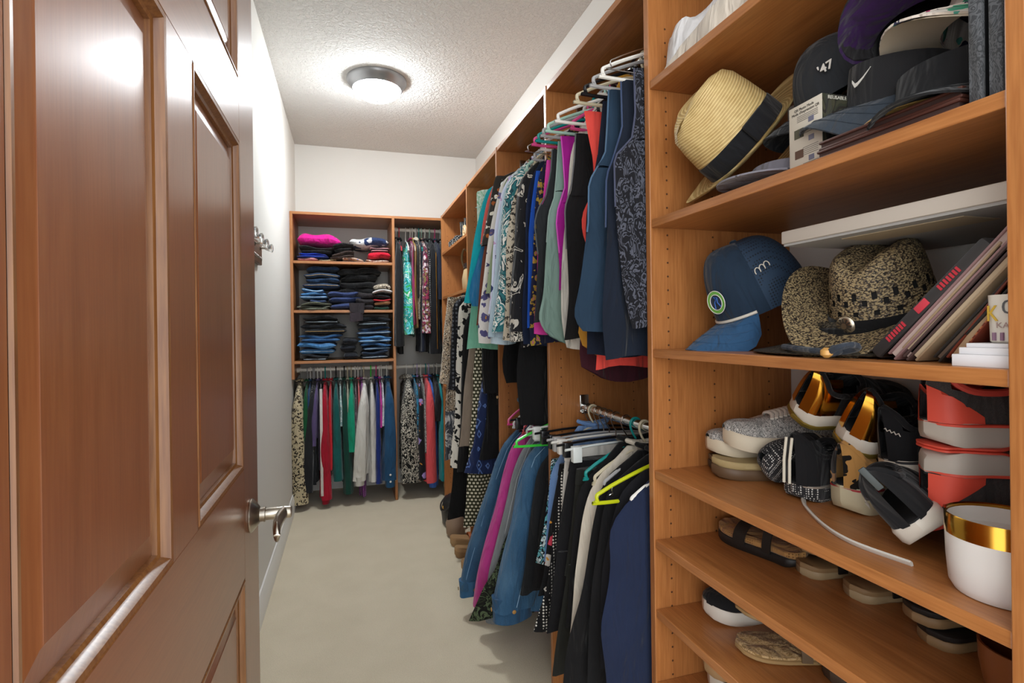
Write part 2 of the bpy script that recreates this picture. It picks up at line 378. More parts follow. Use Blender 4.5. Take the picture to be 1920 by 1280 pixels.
# ------------------------------------------------------------------ clothes on hangers
def interp(pts, z):
    """pts [(value, z)] with z falling; value at z"""
    if z >= pts[0][1]: return pts[0][0]
    for (a, za), (b, zb) in zip(pts, pts[1:]):
        if za >= z >= zb: return a+(b-a)*((za-z)/(za-zb) if za > zb else 1)
    return pts[-1][0]
def loft(rows, seed, N=22, M=26, fold=.006, rip=.12, tail=0, edge=.004, v0=0, b=None, sm=1, capb=False, lean=0):
    """closed cloth tube: rows (z, lo, hi, half thickness), z falling, drawn with folds that grow towards the hem"""
    rnd = random.Random(seed); p = [rnd.uniform(0, 6.28) for _ in range(8)]
    zt, zb = rows[0][0], rows[-1][0]; R = []
    lo_, hi_, t_ = [[(r[i], r[0]) for r in rows] for i in (1, 2, 3)]
    for i in range(N+1):
        z = zt+(zb-zt)*(i/N)**(1.15 if N > 12 else 1); R.append([z, interp(lo_, z), interp(hi_, z), interp(t_, z)])
    for _ in range(sm):
        R = [R[0]]+[[R[i][0]]+[(R[i-1][k]+2*R[i][k]+R[i+1][k])/4 for k in (1, 2, 3)] for i in range(1, N)]+[R[-1]]
    v = []; f = []
    for i, (z, lo, hi, T) in enumerate(R):
        t = i/N; g = min(1, .25+t); c, h = (lo+hi)/2, (hi-lo)/2
        nf = max(2, round(h/.045))
        for k in range(M):
            a = 2*PI*k/M; s = math.cos(a); q = math.sin(a)
            u = c+h*s+edge*t*math.sin(z*13+p[0])*s
            off = fold*g*(math.sin(u*46+p[1]+z*2.3)+.6*math.sin(u*83+p[2]-z*3.1)+.5*math.sin(z*8+p[3])*t)
            th = T*math.copysign(abs(q)**.72, q)*(1+rip*g*math.sin(nf*a*2+p[4]+z*4)+rip*.6*g*math.sin(5*a+p[5]))
            v.append((u, v0+off+th+lean*t, z+tail*(s*s)*t**3+.006*t*math.sin(u*30+p[6])))
    for i in range(N):
        for k in range(M):
            l = (k+1) % M; f.append((i*M+k, i*M+l, (i+1)*M+l, (i+1)*M+k))
    f.append(tuple(range(M))[::-1])
    if capb: f.append(tuple(range(N*M, N*M+M)))
    b = b or MB(); b.add(v, f); return b
RODS = {'RU': RU, 'RL': RL, 'RM': RM, 'BL': BL, 'BU': BU}
PLACE = {'RU': 'upper rod at right', 'RL': 'lower rod at right', 'RM': 'dress rod at right', 'BL': 'lower rod on the back wall', 'BU': 'upper rod on the back wall'}
def place(rodn, pos):
    if rodn[0] == 'R': return (RXX, pos, RODS[rodn]), (0, 0, PI)
    return (pos, RYY, RODS[rodn]), (0, 0, -PI/2)
HC = {'white': '#e9e7e1', 'grey': '#a9a9aa', 'black': '#17171a', 'beige': '#cfc4a8', 'green': '#49e04c', 'lime': '#c3cc1f', 'pink': '#e0508f', 'teal': '#1c8f8c', 'mint': '#a9cfc0', 'wire': '#c8c8c6', 'clear': '#d7dcda', 'red': '#c8424a', 'lilac': '#b7a9d0'}
def hanger(rodn, pos, kind, col, short, w=.2, lean=0):
    loc, rot = place(rodn, pos)
    art = {'wire': 'thin wire', 'plastic': 'plastic', 'velvet': 'velvet', 'clip': 'clip'}[kind]
    cw = '' if col == 'wire' else col+' '
    h = thing('coat_hanger', f'{cw}{art} hanger holding the {short}', 'hanger', loc, rot, 'hangers on the '+PLACE[rodn])
    mt = solid(HC[col], .25 if kind != 'velvet' else .9, 1 if kind == 'wire' else 0)
    met = solid('#c4c2bd', .2, 1)
    R = .0165; tr = .0019; dd = -.035 if rodn[0] == 'B' else 0
    arc = [(R*math.cos(a), 0, R*math.sin(a)) for a in [PI*1.12-k*PI*1.12/12 for k in range(13)]]
    hook = arc+[(R*.95, 0, -.012), (R*.5, 0, -.03), (0, 0, -.042), (0, 0, -.062+dd)]
    big = kind == 'plastic' and col not in ('clear',)
    MB().tube(hook, .0034 if big and not dd else .0045 if big else tr, 7).build('hook', mt if big or kind == 'wire' else met, h)
    if kind == 'clip':
        MB().tube([(-w, 0, -.075), (-w*.5, 0, -.066), (0, 0, -.062), (w*.5, 0, -.066), (w, 0, -.075)], .0055, 8, flat=.6).build('bar', mt, h)
        for s in (-1, 1):
            MB().box(s*w*.82-.014, s*w*.82+.014, -.011, .011, -.112, -.066, b=.002).build('clip', mt, h)
        return h
    rr = {'wire': .0016, 'plastic': .0048, 'velvet': .0042}[kind]
    dz = .055
    top = [(0, 0, -.06), (w*.3, 0, -.066), (w*.75, 0, -.066-dz*.62), (w*.97, 0, -.066-dz), (w*1.04, 0, -.075-dz), (w*1.02, 0, -.088-dz), (w*.93, 0, -.094-dz)]
    top = [(x, y, z+dd) for x, y, z in top]; pts = top+[(-x, y, z) for x, y, z in top[::-1]]
    MB().tube(catmull(pts, 3)[:-1], rr, 7, True, flat=1.0 if kind != 'velvet' else .6).build('shoulder_bar', mt, h)
    return h
GN = [0]
def G(rodn, pos, name, label, short, cat, mat, prof=None, z1=None, top='full', sleeve=None, T=.016, tail=0, hang=('plastic', 'white'), neck=.14, trim=None, cuff=None, collar=None, w=.235, fold=.009, body_z1=None, smat=None, buttons=None, band=None, hw=.2, lim=None, seam=None, lean=0):
    dd = -.035 if rodn[0] == 'B' else 0; GN[0] += 1; sd = GN[0]*17+3; loc, rot = place(rodn, pos); rz = RODS[rodn]
    if prof is None:
        z1 = z1-rz; prof = [(.14, -.078+dd), (.205, -.1+dd), (w-.005, -.17+dd), (w, -.25+dd), (w+.01, z1*.6), (w, z1)] if top == 'full' else [(.12, -.075), (.105, -.16), (.17, -.25), (.19, -.3), (w-.03, z1)]
    elif rodn[0] == 'R': prof = [(RXX-a, c-rz) for a, c in prof]
    prof = sorted(prof, key=lambda q: -q[1])
    if hang and top == 'full' and hw < .205: hw = min(.185, max(.11, interp(prof, -.125+dd)-.012))
    if hang: hanger(rodn, pos, hang[0], hang[1], short, hw)
    g = thing(name, label, cat, loc, rot, 'clothes on the '+PLACE[rodn])
    zt, zb = prof[0][1], prof[-1][1]
    L = lim or (.235 if rodn[0] == 'R' else .25)
    zbody = zb if body_z1 is None else body_z1-rz
    def rows(zlist, fo, fi, ft): return [(z, fi(z), fo(z), ft(z)) for z in zlist]
    zs = lambda a, c, n=14: [a+(c-a)*k/n for k in range(n+1)]
    if top == 'full':
        if zt < -.07: prof = [(.055, -.052+dd)]+prof
        elif prof[0][0] > .08: prof = [(.055, min(-.045, zt+.02))]+prof[1:] if zt > -.05 else [(.055, -.05)]+prof
        zt = prof[0][1]
        d = .045 if sleeve else 0
        fo = lambda z: max(.05, interp(prof, z)-d*min(1, max(0, (zt-z-.05)/.1))); fi = lambda z: -min(interp(prof, z)-d*min(1, max(0, (zt-z-.05)/.1)), L)
        ft = lambda z: T*min(1, .55+.6*(zt-z)/.2)
        loft(rows(zs(zt, zbody), fo, fi, ft), sd, fold=fold, tail=tail).build('body', mat, g)
        n = [(.055*math.cos(a), .8*(T+.012)*math.sin(a), zt+.004+.012*math.cos(a)**2) for a in [2*PI*k/18 for k in range(18)]]
        MB().tube(n, .007 if collar is None else .012, 7, True, flat=1.6 if collar else 1).build('collar', collar or mat, g)
    elif top == 'tank':
        zn = zt-neck; un = lambda z: .088*math.sqrt(max(0, min(1, (z-zn)/neck)))
        fo = lambda z: interp(prof, z); L2 = L
        for s in (1, -1):
            r = [(z, un(z) if s > 0 else -min(fo(z), L2), fo(z) if s > 0 else -un(z), .006+.5*T*(zt-z)/neck) for z in zs(zt, zn, 10)]
            loft(r, sd+s, 10, 14, fold=.001, rip=.02, edge=0, sm=0).build('strap', mat, g)
        loft(rows(zs(zn, zbody), fo, lambda z: -min(fo(z), L2), lambda z: T), sd, fold=fold, tail=tail).build('body', mat, g)
        if trim:
            e = [(fo(z)+.0015, 0, z) for z in zs(zt, max(zn-.16, zb+.05), 16)]; MB().tube(e, .0022, 6).build('piping', trim, g)
            e = [(un(z)-.001, T*.6+.003, z) for z in zs(zt, zn+.002, 12)]; MB().tube(e, .002, 6).build('piping', trim, g)
    elif top == 'pants':
        fo = lambda z: interp(prof, z); wl = min(.17, L)
        fi = lambda z: -min(fo(z), wl)
        loft([(zt, -min(fo(zt), wl)-.002, fo(zt)+.002, T+.005), (zt-.04, -min(fo(zt-.04), wl)-.002, fo(zt-.04)+.002, T+.006)], sd, 4, 24, fold=.001, rip=.03, edge=0, sm=0).build('waistband', band or mat, g)
        zc = zt-.3
        loft(rows(zs(zt-.01, zc, 6), fo, fi, lambda z: T), sd, 8, 24, fold=fold*.5).build('hips', mat, g)
        for s in (-1, 1): loft(rows(zs(zc+.03, zbody, 10), lambda z: fo(z)-(.0 if s > 0 else .02), lambda z: fi(z)*.8+.05, lambda z: T*.55), sd+s, 14, 20, fold=fold*.7, v0=s*T*.55).build('leg', mat, g)
    elif top == 'skirt':
        fo = lambda z: interp(prof, z); fi = lambda z: -min(fo(z), L)
        loft([(zt, fi(zt)-.002, fo(zt)+.002, T+.003), (zt-.035, fi(zt-.035)-.002, fo(zt-.035)+.002, T+.004)], sd, 4, 24, fold=.001, rip=.03, edge=0, sm=0).build('waistband', band or mat, g)
        loft(rows(zs(zt-.01, zbody), fo, fi, lambda z: T), sd, fold=fold*1.2, tail=tail).build('skirt', mat, g)
    if sleeve:
        sw, sT, sz1 = sleeve; sz1 = sz1-rz; P = prof
        z0 = max(interp([(q[1], -q[0]) for q in P[:3]], -.14) if False else -.085+dd, sz1+.1)
        z0 = min(z0, P[1][1]+.01 if len(P) > 1 else z0)
        fo = lambda z: interp(P, z)
        rs = [(z, fo(z)-sw*(.55+.45*min(1, (z0-z)/.12)), fo(z), sT*min(1, .35+.65*(z0-z)/.14)*(1 if rodn[0] == 'R' else .85+.3*(z0-z)/(z0-sz1))) for z in zs(z0, sz1)]
        loft(rs, sd+5, 22, 22, fold=.004, rip=.16, edge=.006, lean=lean).build('sleeve', smat or mat, g)
        rs2 = [(z, -min(fo(z), L)-.004, -min(fo(z), L)+.07, sT*.5) for z in zs(z0-.02, sz1, 6)]
        loft(rs2, sd+6, 10, 14, fold=.004).build('sleeve', smat or mat, g)
        if seam:
            q = [(z, fo(z)-sw*.45, z) for z in zs(z0-.02, sz1+.02, 16)]
            MB().tube([(a, sT*1.02+.003, z) for z, a, _ in q], .0016, 5).build('seam', seam, g)
            MB().tube([(fo(z)-sw*.12, sT*.62+.002, z) for z in zs(z0-.04, sz1+.02, 16)], .0014, 5).build('seam', seam, g)
        if cuff:
            cm, ch = cuff; lo, hi = fo(sz1)-sw-.001, fo(sz1)+.001
            q = loft([(sz1+ch*.5, lo+.008, hi-.002, sT*.88), (sz1, lo+.012, hi-.006, sT*.8), (sz1-ch*.5, lo+.014, hi-.006, sT*.78)], sd+7, 6, 22, v0=lean, fold=.001, rip=.05, edge=0, sm=0).build('cuff', cm, g)
            if buttons:
                bb_ = MB()
                for k in range(buttons[1]): bb_.lathe([(.0075, 0), (.0075, .002), (.005, .003)], 12, Matrix.Translation(((lo+hi)/2+.01, sT*.8+.004, sz1-.0+k*.05)) @ Matrix.Rotation(-PI/2, 4, 'X')); bb_.lathe([(.0075, 0), (.0075, .002), (.005, .003)], 12, Matrix.Translation((hi-.001, 0, sz1+k*.05)) @ RX)
                bb_.build('button', solid(buttons[0], .35), q)
    return g
P = lambda c: fab('plain', (c,))
D = lambda a, c: fab('denim', (a, c))
NAVY, BLACK, CHAR = P('#1b2740'), P('#151517'), P('#26292c')
GOLD = solid('#c9973c', .25, 1)

# ---- right wall, upper rod, bay next to the shelves (near to far)
G('RU', 1.125, 'tank_top', 'grey-lavender and black animal-spot tank top hanging nearest the hat shelves', 'animal-spot tank top', 'tank top', fab('zebra', ('#14151b', '#14151b', '#50535f'), 2.8), [(0.655, 1.862), (0.657, 1.753), (0.646, 1.692), (0.610, 1.661), (0.600, 1.641), (0.602, 1.492), (0.620, 1.343), (0.636, 1.280), (0.644, 1.252)], top='tank', trim=P('#4a4f66'), T=.012, neck=.17, hang=('wire', 'wire'))
G('RU', 1.165, 'tank_top', 'dark navy ribbed tank top behind the animal-spot tank', 'dark navy ribbed tank top', 'tank top', P('#141d2c'), [(0.642, 1.851), (0.644, 1.734), (0.617, 1.655), (0.600, 1.615), (0.595, 1.461), (0.586, 1.269), (0.591, 1.177)], top='tank', trim=P('#3f4f70'), T=.013, neck=.2, hang=('plastic', 'white'))
G('RU', 1.215, 'tank_top', 'slate blue sleeveless top with a curved shirt-tail hem', 'slate blue sleeveless top', 'tank top', P('#21364a'), [(0.635, 1.848), (0.630, 1.765), (0.623, 1.684), (0.587, 1.630), (0.577, 1.607), (0.574, 1.508), (0.549, 1.349), (0.534, 1.270), (0.539, 1.237), (0.559, 1.217)], top='tank', trim=P('#4d6a86'), T=.014, neck=.2, tail=.03, hang=('plastic', 'grey'))
G('RU', 1.265, 'tunic', 'long midnight navy tunic with a straight hem behind the slate blue top', 'long midnight navy tunic', 'tunic', P('#121a2b'), [(0.642, 1.840), (0.624, 1.686), (0.592, 1.546), (0.583, 1.326), (0.587, 1.177)], top='tank', T=.014, hang=('plastic', 'black'))
G('RU', 1.315, 'tank_top', 'coral red tank top with wide straps and a hem peeking out low', 'coral red wide-strap tank top', 'tank top', P('#dc4b42'), [(0.612, 1.831), (0.619, 1.786), (0.636, 1.702), (0.641, 1.616), (0.605, 1.578), (0.599, 1.514), (0.620, 1.458), (0.642, 1.401), (0.640, 1.271), (0.632, 1.142)], top='tank', T=.011, neck=.2, hang=('plastic', 'beige'))
G('RU', 1.365, 'blouse', 'mustard yellow blouse whose curved hem shows under the tank tops', 'mustard yellow blouse', 'blouse', P('#b3822f'), [(0.671, 1.795), (0.667, 1.675), (0.654, 1.495), (0.635, 1.272), (0.598, 1.192), (0.623, 1.147)], T=.011, tail=.05, hang=('plastic', 'black'))
G('RU', 1.405, 'dress', 'dark maroon dress, longest garment on the near upper rod', 'dark maroon dress', 'dress', P('#3a1420'), [(0.677, 1.779), (0.671, 1.579), (0.653, 1.273), (0.618, 1.137), (0.634, 1.094)], T=.016, tail=.04, hang=('wire', 'wire'))
G('RU', 1.45, 'tank_top', 'black sleeveless top with a narrow grey edge beside the coral tank', 'black grey-edged sleeveless top', 'tank top', BLACK, [(0.648, 1.822), (0.643, 1.744), (0.632, 1.665), (0.611, 1.601), (0.613, 1.508), (0.617, 1.337), (0.609, 1.221)], top='tank', trim=P('#6a6d70'), T=.014, neck=.18, hang=('plastic', 'white'))
G('RU', 1.492, 'blouse', 'off-white blouse with a frilled hem between two black tops', 'off-white frilled blouse', 'blouse', P('#cfc9bf'), [(0.649, 1.805), (0.632, 1.595), (0.620, 1.467), (0.607, 1.275), (0.609, 1.195), (0.626, 1.169)], T=.011, tail=.03, hang=('plastic', 'pink'))
G('RU', 1.53, 'tank_top', 'bright magenta tank top beside the sage green top', 'bright magenta tank top', 'tank top', P('#9a1585'), [(0.635, 1.841), (0.640, 1.784), (0.646, 1.686), (0.620, 1.611), (0.616, 1.570), (0.628, 1.440), (0.624, 1.374)], top='tank', T=.011, trim=P('#d556c0'), neck=.2, hang=('plastic', 'mint'))
G('RU', 1.572, 'tank_top', 'pale sage green sleeveless top with a long rounded hem', 'pale sage green sleeveless top', 'tank top', P('#7d978e'), [(0.644, 1.840), (0.635, 1.730), (0.627, 1.662), (0.608, 1.611), (0.600, 1.527), (0.579, 1.344), (0.560, 1.252), (0.563, 1.211), (0.588, 1.185)], top='tank', T=.015, tail=.05, trim=P('#93aaa2'), neck=.16, hang=('plastic', 'grey'))
G('RU', 1.618, 'tank_top', 'charcoal sleeveless top left of the sage green top', 'charcoal sleeveless top', 'tank top', CHAR, [(0.640, 1.829), (0.635, 1.760), (0.617, 1.681), (0.586, 1.628), (0.576, 1.585), (0.587, 1.483), (0.575, 1.346), (0.563, 1.268)], top='tank', trim=P('#565c60'), T=.015, neck=.18, hang=('plastic', 'teal'))
G('RU', 1.655, 'tank_top', 'hot pink top with pale dots, thin strip beside the charcoal top', 'hot pink dotted top', 'tank top', P('#cf3f9c'), [(0.633, 1.805), (0.618, 1.682), (0.602, 1.576), (0.592, 1.418), (0.579, 1.279), (0.581, 1.235)], top='tank', T=.010, hang=('plastic', 'pink'))
G('RU', 1.69, 'blouse', 'navy blouse scattered with yellow, teal and pink spots', 'navy blouse with yellow and pink spots', 'blouse', fab('leopard', ('#1a1c34', '#9a8030', '#b8568a'), 1.3), [(0.627, 1.798), (0.597, 1.653), (0.587, 1.493), (0.582, 1.279), (0.583, 1.199)], T=.011, hang=('plastic', 'white'))
G('RU', 1.725, 'tank_top', 'royal blue sleeveless top, last before the dividing panel', 'royal blue sleeveless top', 'tank top', P('#1c4fb0'), [(0.621, 1.789), (0.606, 1.698), (0.589, 1.570), (0.586, 1.352), (0.581, 1.258)], top='tank', T=.010, hang=('wire', 'wire'))
# ---- right wall, upper rod, second bay
G('RU', 1.80, 'blouse', 'dark navy long blouse beside the black embroidered blouse', 'dark navy long blouse', 'blouse', P('#14203a'), [(0.637, 1.812), (0.606, 1.697), (0.597, 1.470), (0.590, 1.281), (0.593, 1.191)], T=.014, hang=('plastic', 'grey'))
G('RU', 1.86, 'blouse', 'black blouse with white embroidered motifs and gathered hem', 'black embroidered blouse', 'blouse', fab('paisley', ('#1b1b1f',)*7+('#c4beb2', '#1b1b1f'), .8), [(0.659, 1.850), (0.607, 1.798), (0.591, 1.709), (0.578, 1.515), (0.561, 1.283), (0.554, 1.206), (0.560, 1.182)], sleeve=(.12, .045, 1.235), T=.02, cuff=(fab('zebra', ('#1b1b1d', '#cfc9bd'), 2), .05), hang=('plastic', 'beige'))
G('RU', 1.935, 'blouse', 'beige and grey animal-print blouse beside the teal paisley blouse', 'beige animal-print blouse', 'blouse', fab('leopard', ('#c2b7a4', '#3a3632'), 1.6), [(0.653, 1.852), (0.599, 1.747), (0.575, 1.585), (0.561, 1.284), (0.558, 1.212)], T=.013, hang=('plastic', 'mint'))
G('RU', 1.99, 'blouse', 'teal and white paisley blouse with long sleeves', 'teal paisley blouse', 'blouse', fab('paisley', ('#2f6f76', '#2f6f76', '#c9d2cf', '#3e7d84', '#e5e5df', '#1f4650'), .9), [(0.661, 1.889), (0.606, 1.843), (0.583, 1.739), (0.565, 1.532), (0.545, 1.327), (0.533, 1.241)], sleeve=(.1, .032, 1.245), T=.016, hang=('plastic', 'pink'))
G('RU', 2.05, 'blouse', 'pale blue crinkled blouse with elastic gathered cuff', 'pale blue crinkled blouse', 'blouse', fab('plain', ('#a9bfcd',)), [(0.647, 1.884), (0.601, 1.817), (0.572, 1.604), (0.545, 1.371), (0.534, 1.220)], sleeve=(.12, .04, 1.215), cuff=(P('#b7cad6'), .04), T=.016, hang=('wire', 'wire'))
G('RU', 2.11, 'blouse', 'lavender and navy leaf-print blouse with pink patches', 'lavender leaf-print blouse', 'blouse', fab('floral', ('#d7d9ec', '#2b3566', '#c79ac2', '#5f7fbe'), .8), [(0.643, 1.890), (0.607, 1.811), (0.583, 1.679), (0.562, 1.505), (0.552, 1.375), (0.546, 1.310)], T=.014, hang=('plastic', 'lilac'))
G('RU', 2.155, 'cardigan', 'thin sage green cardigan edge beside the dark floral blouse', 'thin sage green cardigan', 'cardigan', P('#8b9a78'), [(0.640, 1.891), (0.610, 1.778), (0.583, 1.621), (0.558, 1.444), (0.550, 1.404)], T=.011, hang=('plastic', 'white'))
G('RU', 2.20, 'blouse', 'cream blouse printed with purple medallions', 'cream medallion-print blouse', 'blouse', fab('floral', ('#d9d4cf', '#56537f', '#6b6590', '#4b4a72'), .95), [(0.634, 1.892), (0.597, 1.742), (0.564, 1.560), (0.534, 1.380), (0.523, 1.268), (0.531, 1.196)], T=.016, hang=('plastic', 'clear'))
G('RU', 2.245, 'blouse', 'dark brown short-sleeved blouse covered in small white flowers', 'dark brown flowered blouse', 'blouse', fab('floral', ('#2e2a26', '#e5ded0', '#9a5326', '#dcd6c8', '#2e2a26'), 1.5), [(0.685, 2.018), (0.643, 1.975), (0.611, 1.880), (0.585, 1.774), (0.562, 1.658), (0.550, 1.589)], sleeve=(.16, .035, 1.61), body_z1=1.28, T=.016, hang=('plastic', 'black'))
G('RU', 2.285, 'blouse', 'reddish brown long blouse under the flowered blouse', 'reddish brown long blouse', 'blouse', P('#74402f'), [(0.659, 1.929), (0.607, 1.761), (0.576, 1.595), (0.549, 1.385), (0.533, 1.264)], T=.012, hang=('plastic', 'red'))
G('RU', 2.315, 'blouse', 'coral pink blouse, narrow strip beside the turquoise top', 'coral pink narrow blouse', 'blouse', P('#df6a61'), [(0.642, 1.924), (0.602, 1.826), (0.578, 1.718), (0.565, 1.635)], T=.010, hang=('plastic', 'white'))
G('RU', 2.345, 'blouse', 'satin peacock blue blouse below the flowered one', 'satin peacock blue blouse', 'blouse', fab('plain', ('#156a9a',), 1.0, .45), [(0.663, 1.921), (0.611, 1.774), (0.572, 1.604), (0.536, 1.484), (0.520, 1.388), (0.539, 1.350)], T=.013, hang=('wire', 'wire'))
G('RU', 2.385, 'tunic', 'bright turquoise sleeveless tunic on a black velvet hanger', 'bright turquoise tunic', 'tunic', P('#14a3b0'), [(0.631, 1.918), (0.597, 1.842), (0.565, 1.707), (0.533, 1.536), (0.504, 1.376)], T=.016, hang=('velvet', 'black'))
G('RU', 2.48, 'dress', 'long sheer black dress hanging below the blouses', 'long sheer black dress', 'dress', P('#0f0f11'), [(0.674, 1.907), (0.644, 1.676), (0.621, 1.295), (0.597, 1.042), (0.608, 0.953)], T=.03, fold=.012, hang=('plastic', 'black'))
G('RU', 2.58, 'blouse', 'mint green leaf-print blouse at the far end of the upper rod', 'mint green leaf-print blouse', 'blouse', fab('zebra', ('#bcd6c6', '#d7e5da', '#8fbf9f'), 1.3), [(0.648, 2.041), (0.626, 2.008), (0.614, 1.928), (0.612, 1.770), (0.608, 1.718)], T=.022, hang=('wire', 'wire'))
G('RU', 2.133, 'dress', 'black chiffon skirted dress, hem loose above the denim jackets', 'black chiffon skirted dress', 'dress', P('#0d0d0f'), [(0.687, 1.891), (0.658, 1.510), (0.626, 1.199), (0.601, 1.089), (0.582, 1.041), (0.623, 1.022)], T=.012, fold=.012, hang=('wire', 'wire'))
G('RU', 1.895, 'dress', 'black pleated dress reaching low beside the dividing panel', 'black pleated dress', 'dress', P('#101012'), [(0.671, 1.822), (0.645, 1.482), (0.610, 1.184), (0.594, 1.086), (0.606, 0.888)], T=.012, fold=.01, hang=('wire', 'wire'))
G('RU', 2.447, 'blouse', 'mint green soft top with a striped hem at the edge of the dresses', 'mint green striped-hem top', 'blouse', fab('plain', ('#7fc1a6',)), [(0.653, 1.919), (0.607, 1.742), (0.565, 1.492), (0.545, 1.294), (0.530, 1.159)], T=.012, hang=('plastic', 'mint'))
# ---- right wall, dresses on the middle rod
G('RM', 2.99, 'dress', 'beige snakeskin-print dress with ruffled collar and long sleeves', 'beige snakeskin-print dress', 'dress', fab('zebra', ('#b9a48c', '#2e2722', '#d8cbb8', '#5a4a3e'), 2.2), [(0.573, 1.570), (0.547, 1.516), (0.534, 1.396), (0.506, 1.156), (0.480, 0.963)], sleeve=(.1, .032, .95), body_z1=.8, T=.02, collar=fab('zebra', ('#b9a48c', '#2e2722', '#d8cbb8'), 2), hang=('plastic', 'beige'))
G('RM', 2.935, 'dress', 'black sequin-flecked dress beside the snakeskin dress', 'black sequin dress', 'dress', fab('dots', ('#15161b', '#55585f'), .5), [(0.598, 1.556), (0.560, 1.423), (0.545, 1.157), (0.530, 0.951), (0.523, 0.916)], T=.024, hang=('plastic', 'black'))
G('RM', 2.88, 'dress', 'white and black giraffe-spot maxi dress', 'white giraffe-spot maxi dress', 'dress', fab('leopard', ('#d9d4ca', '#151515', '#151515'), .8), [(0.611, 1.565), (0.582, 1.448), (0.567, 1.158), (0.551, 0.839), (0.525, 0.494)], T=.016, hang=('plastic', 'white'))
G('RM', 2.83, 'dress', 'plain black column dress beside the giraffe-spot dress', 'plain black column dress', 'dress', BLACK, [(0.628, 1.503), (0.591, 1.302), (0.573, 0.873), (0.551, 0.489)], T=.017, hang=('plastic', 'black'))
G('RM', 2.77, 'dress', 'plain taupe shift dress beside the olive ikat trousers', 'plain taupe shift dress', 'dress', P('#85776a'), [(0.643, 1.413), (0.608, 1.160), (0.581, 0.908), (0.549, 0.636)], T=.018, hang=('plastic', 'clear'))
G('RM', 2.70, 'pants', 'olive and cream ikat-row wide trousers hanging long', 'olive and cream ikat trousers', 'pants', fab('rows', ('#33331f', '#d9d2bc'), 1.3), [(0.648, 1.299), (0.620, 1.107), (0.602, 0.860), (0.582, 0.588), (0.549, 0.249)], top='pants', T=.03, hang=('clip', 'black'))
G('RM', 2.62, 'dress', 'navy and sky blue ikat-print dress', 'navy and sky blue ikat dress', 'dress', fab('ikat', ('#1d2a52', '#8fa6cf', '#5b78b4'), 1.3), [(0.677, 1.405), (0.655, 1.056), (0.620, 0.870), (0.582, 0.659), (0.545, 0.535)], T=.034, hang=('plastic', 'white'))
G('RM', 2.555, 'dress', 'black dress between the blue ikat dress and the denim jackets', 'black dress by the ikat dress', 'dress', BLACK, [(0.678, 1.348), (0.658, 1.034), (0.633, 0.773), (0.609, 0.618)], T=.018, hang=('plastic', 'black'))
G('RM', 2.51, 'blouse', 'blue and white scroll-print long top over black', 'blue scroll-print top', 'blouse', fab('paisley', ('#28407c', '#c6d0e4', '#28407c', '#e4e8ef'), 2), [(0.688, 1.398), (0.664, 1.192), (0.656, 0.986)], T=.012, hang=('plastic', 'lilac'))
G('RM', 2.465, 'dress', 'black and rust leaf-print dress behind the blue scroll top', 'black and rust leaf-print dress', 'dress', fab('floral', ('#161412', '#8a4a2a', '#c9a67a', '#161412')), [(0.716, 1.396), (0.693, 1.090), (0.669, 0.888)], T=.012, hang=('plastic', 'white'))
G('RM', 3.035, 'dress', 'grey and white tie-dye dress at the far end of the dresses', 'grey tie-dye dress', 'dress', fab('paisley', ('#5c5f66', '#3c4048', '#8b8d92', '#c9c9c8', '#4b4f57'), .6), [(0.606, 1.551), (0.553, 1.306), (0.529, 0.881), (0.512, 0.517)], T=.018, hang=('wire', 'wire'))
G('RM', 2.905, 'pants', 'long black wide-leg trousers reaching almost to the floor', 'long black wide-leg trousers', 'pants', P('#0f0f10'), [(0.588, 1.245), (0.564, 0.835), (0.536, 0.487), (0.506, 0.221)], top='pants', T=.02, hang=('clip', 'black'))
# ---- right wall, lower rod, jackets
DB = ('#245a8e', '#5a8fbf')
G('RL', 2.315, 'denim_jacket', 'mid-blue denim jacket with frayed white hem, farthest of the denim jackets', 'frayed mid-blue denim jacket', 'jacket', D('#2a4f6e', '#5d829f'), [(0.766, 0.830), (0.663, 0.740), (0.612, 0.625), (0.549, 0.454), (0.486, 0.261), (0.453, 0.149), (0.441, 0.076)], sleeve=(.15, .042, .12), cuff=(D('#2a587f', '#5f8db0'), .07), buttons=('#8a6f4a', 1), collar=D('#2a4f6e', '#5d829f'), T=.03, seam=P('#7fa3c2'), hang=('plastic', 'pink'))
G('RL', 2.235, 'denim_jacket', 'dark indigo denim jacket with pale buttons beside the frayed one', 'dark indigo denim jacket', 'jacket', D('#1f3f68', '#32588a'), [(0.751, 0.820), (0.664, 0.721), (0.626, 0.597), (0.576, 0.419), (0.538, 0.195)], sleeve=(.12, .03, .27), cuff=(D('#1f3f68', '#32588a'), .06), buttons=('#e5e2dc', 1), T=.02, seam=P('#6f8db3'), hang=('plastic', 'clear'))
G('RL', 2.145, 'coat', 'bright orchid pink coat between the denim jackets', 'bright orchid pink coat', 'coat', P('#b53a86'), [(0.774, 0.857), (0.709, 0.825), (0.649, 0.764), (0.601, 0.624), (0.541, 0.409), (0.488, 0.197), (0.462, 0.071)], sleeve=(.18, .05, .115), T=.03, collar=P('#b53a86'), hang=('plastic', 'black'))
G('RL', 2.055, 'denim_jacket', 'washed grey denim jacket beside the pink coat', 'washed grey denim jacket', 'jacket', D('#6d7276', '#8f9496'), [(0.748, 0.851), (0.678, 0.791), (0.620, 0.667), (0.573, 0.480), (0.522, 0.275), (0.499, 0.149)], sleeve=(.14, .034, .13), cuff=(D('#5d6266', '#8f9496'), .06), collar=D('#5d6266', '#7f8486'), T=.022, seam=P('#b5b9ba'), hang=('plastic', 'clear'))
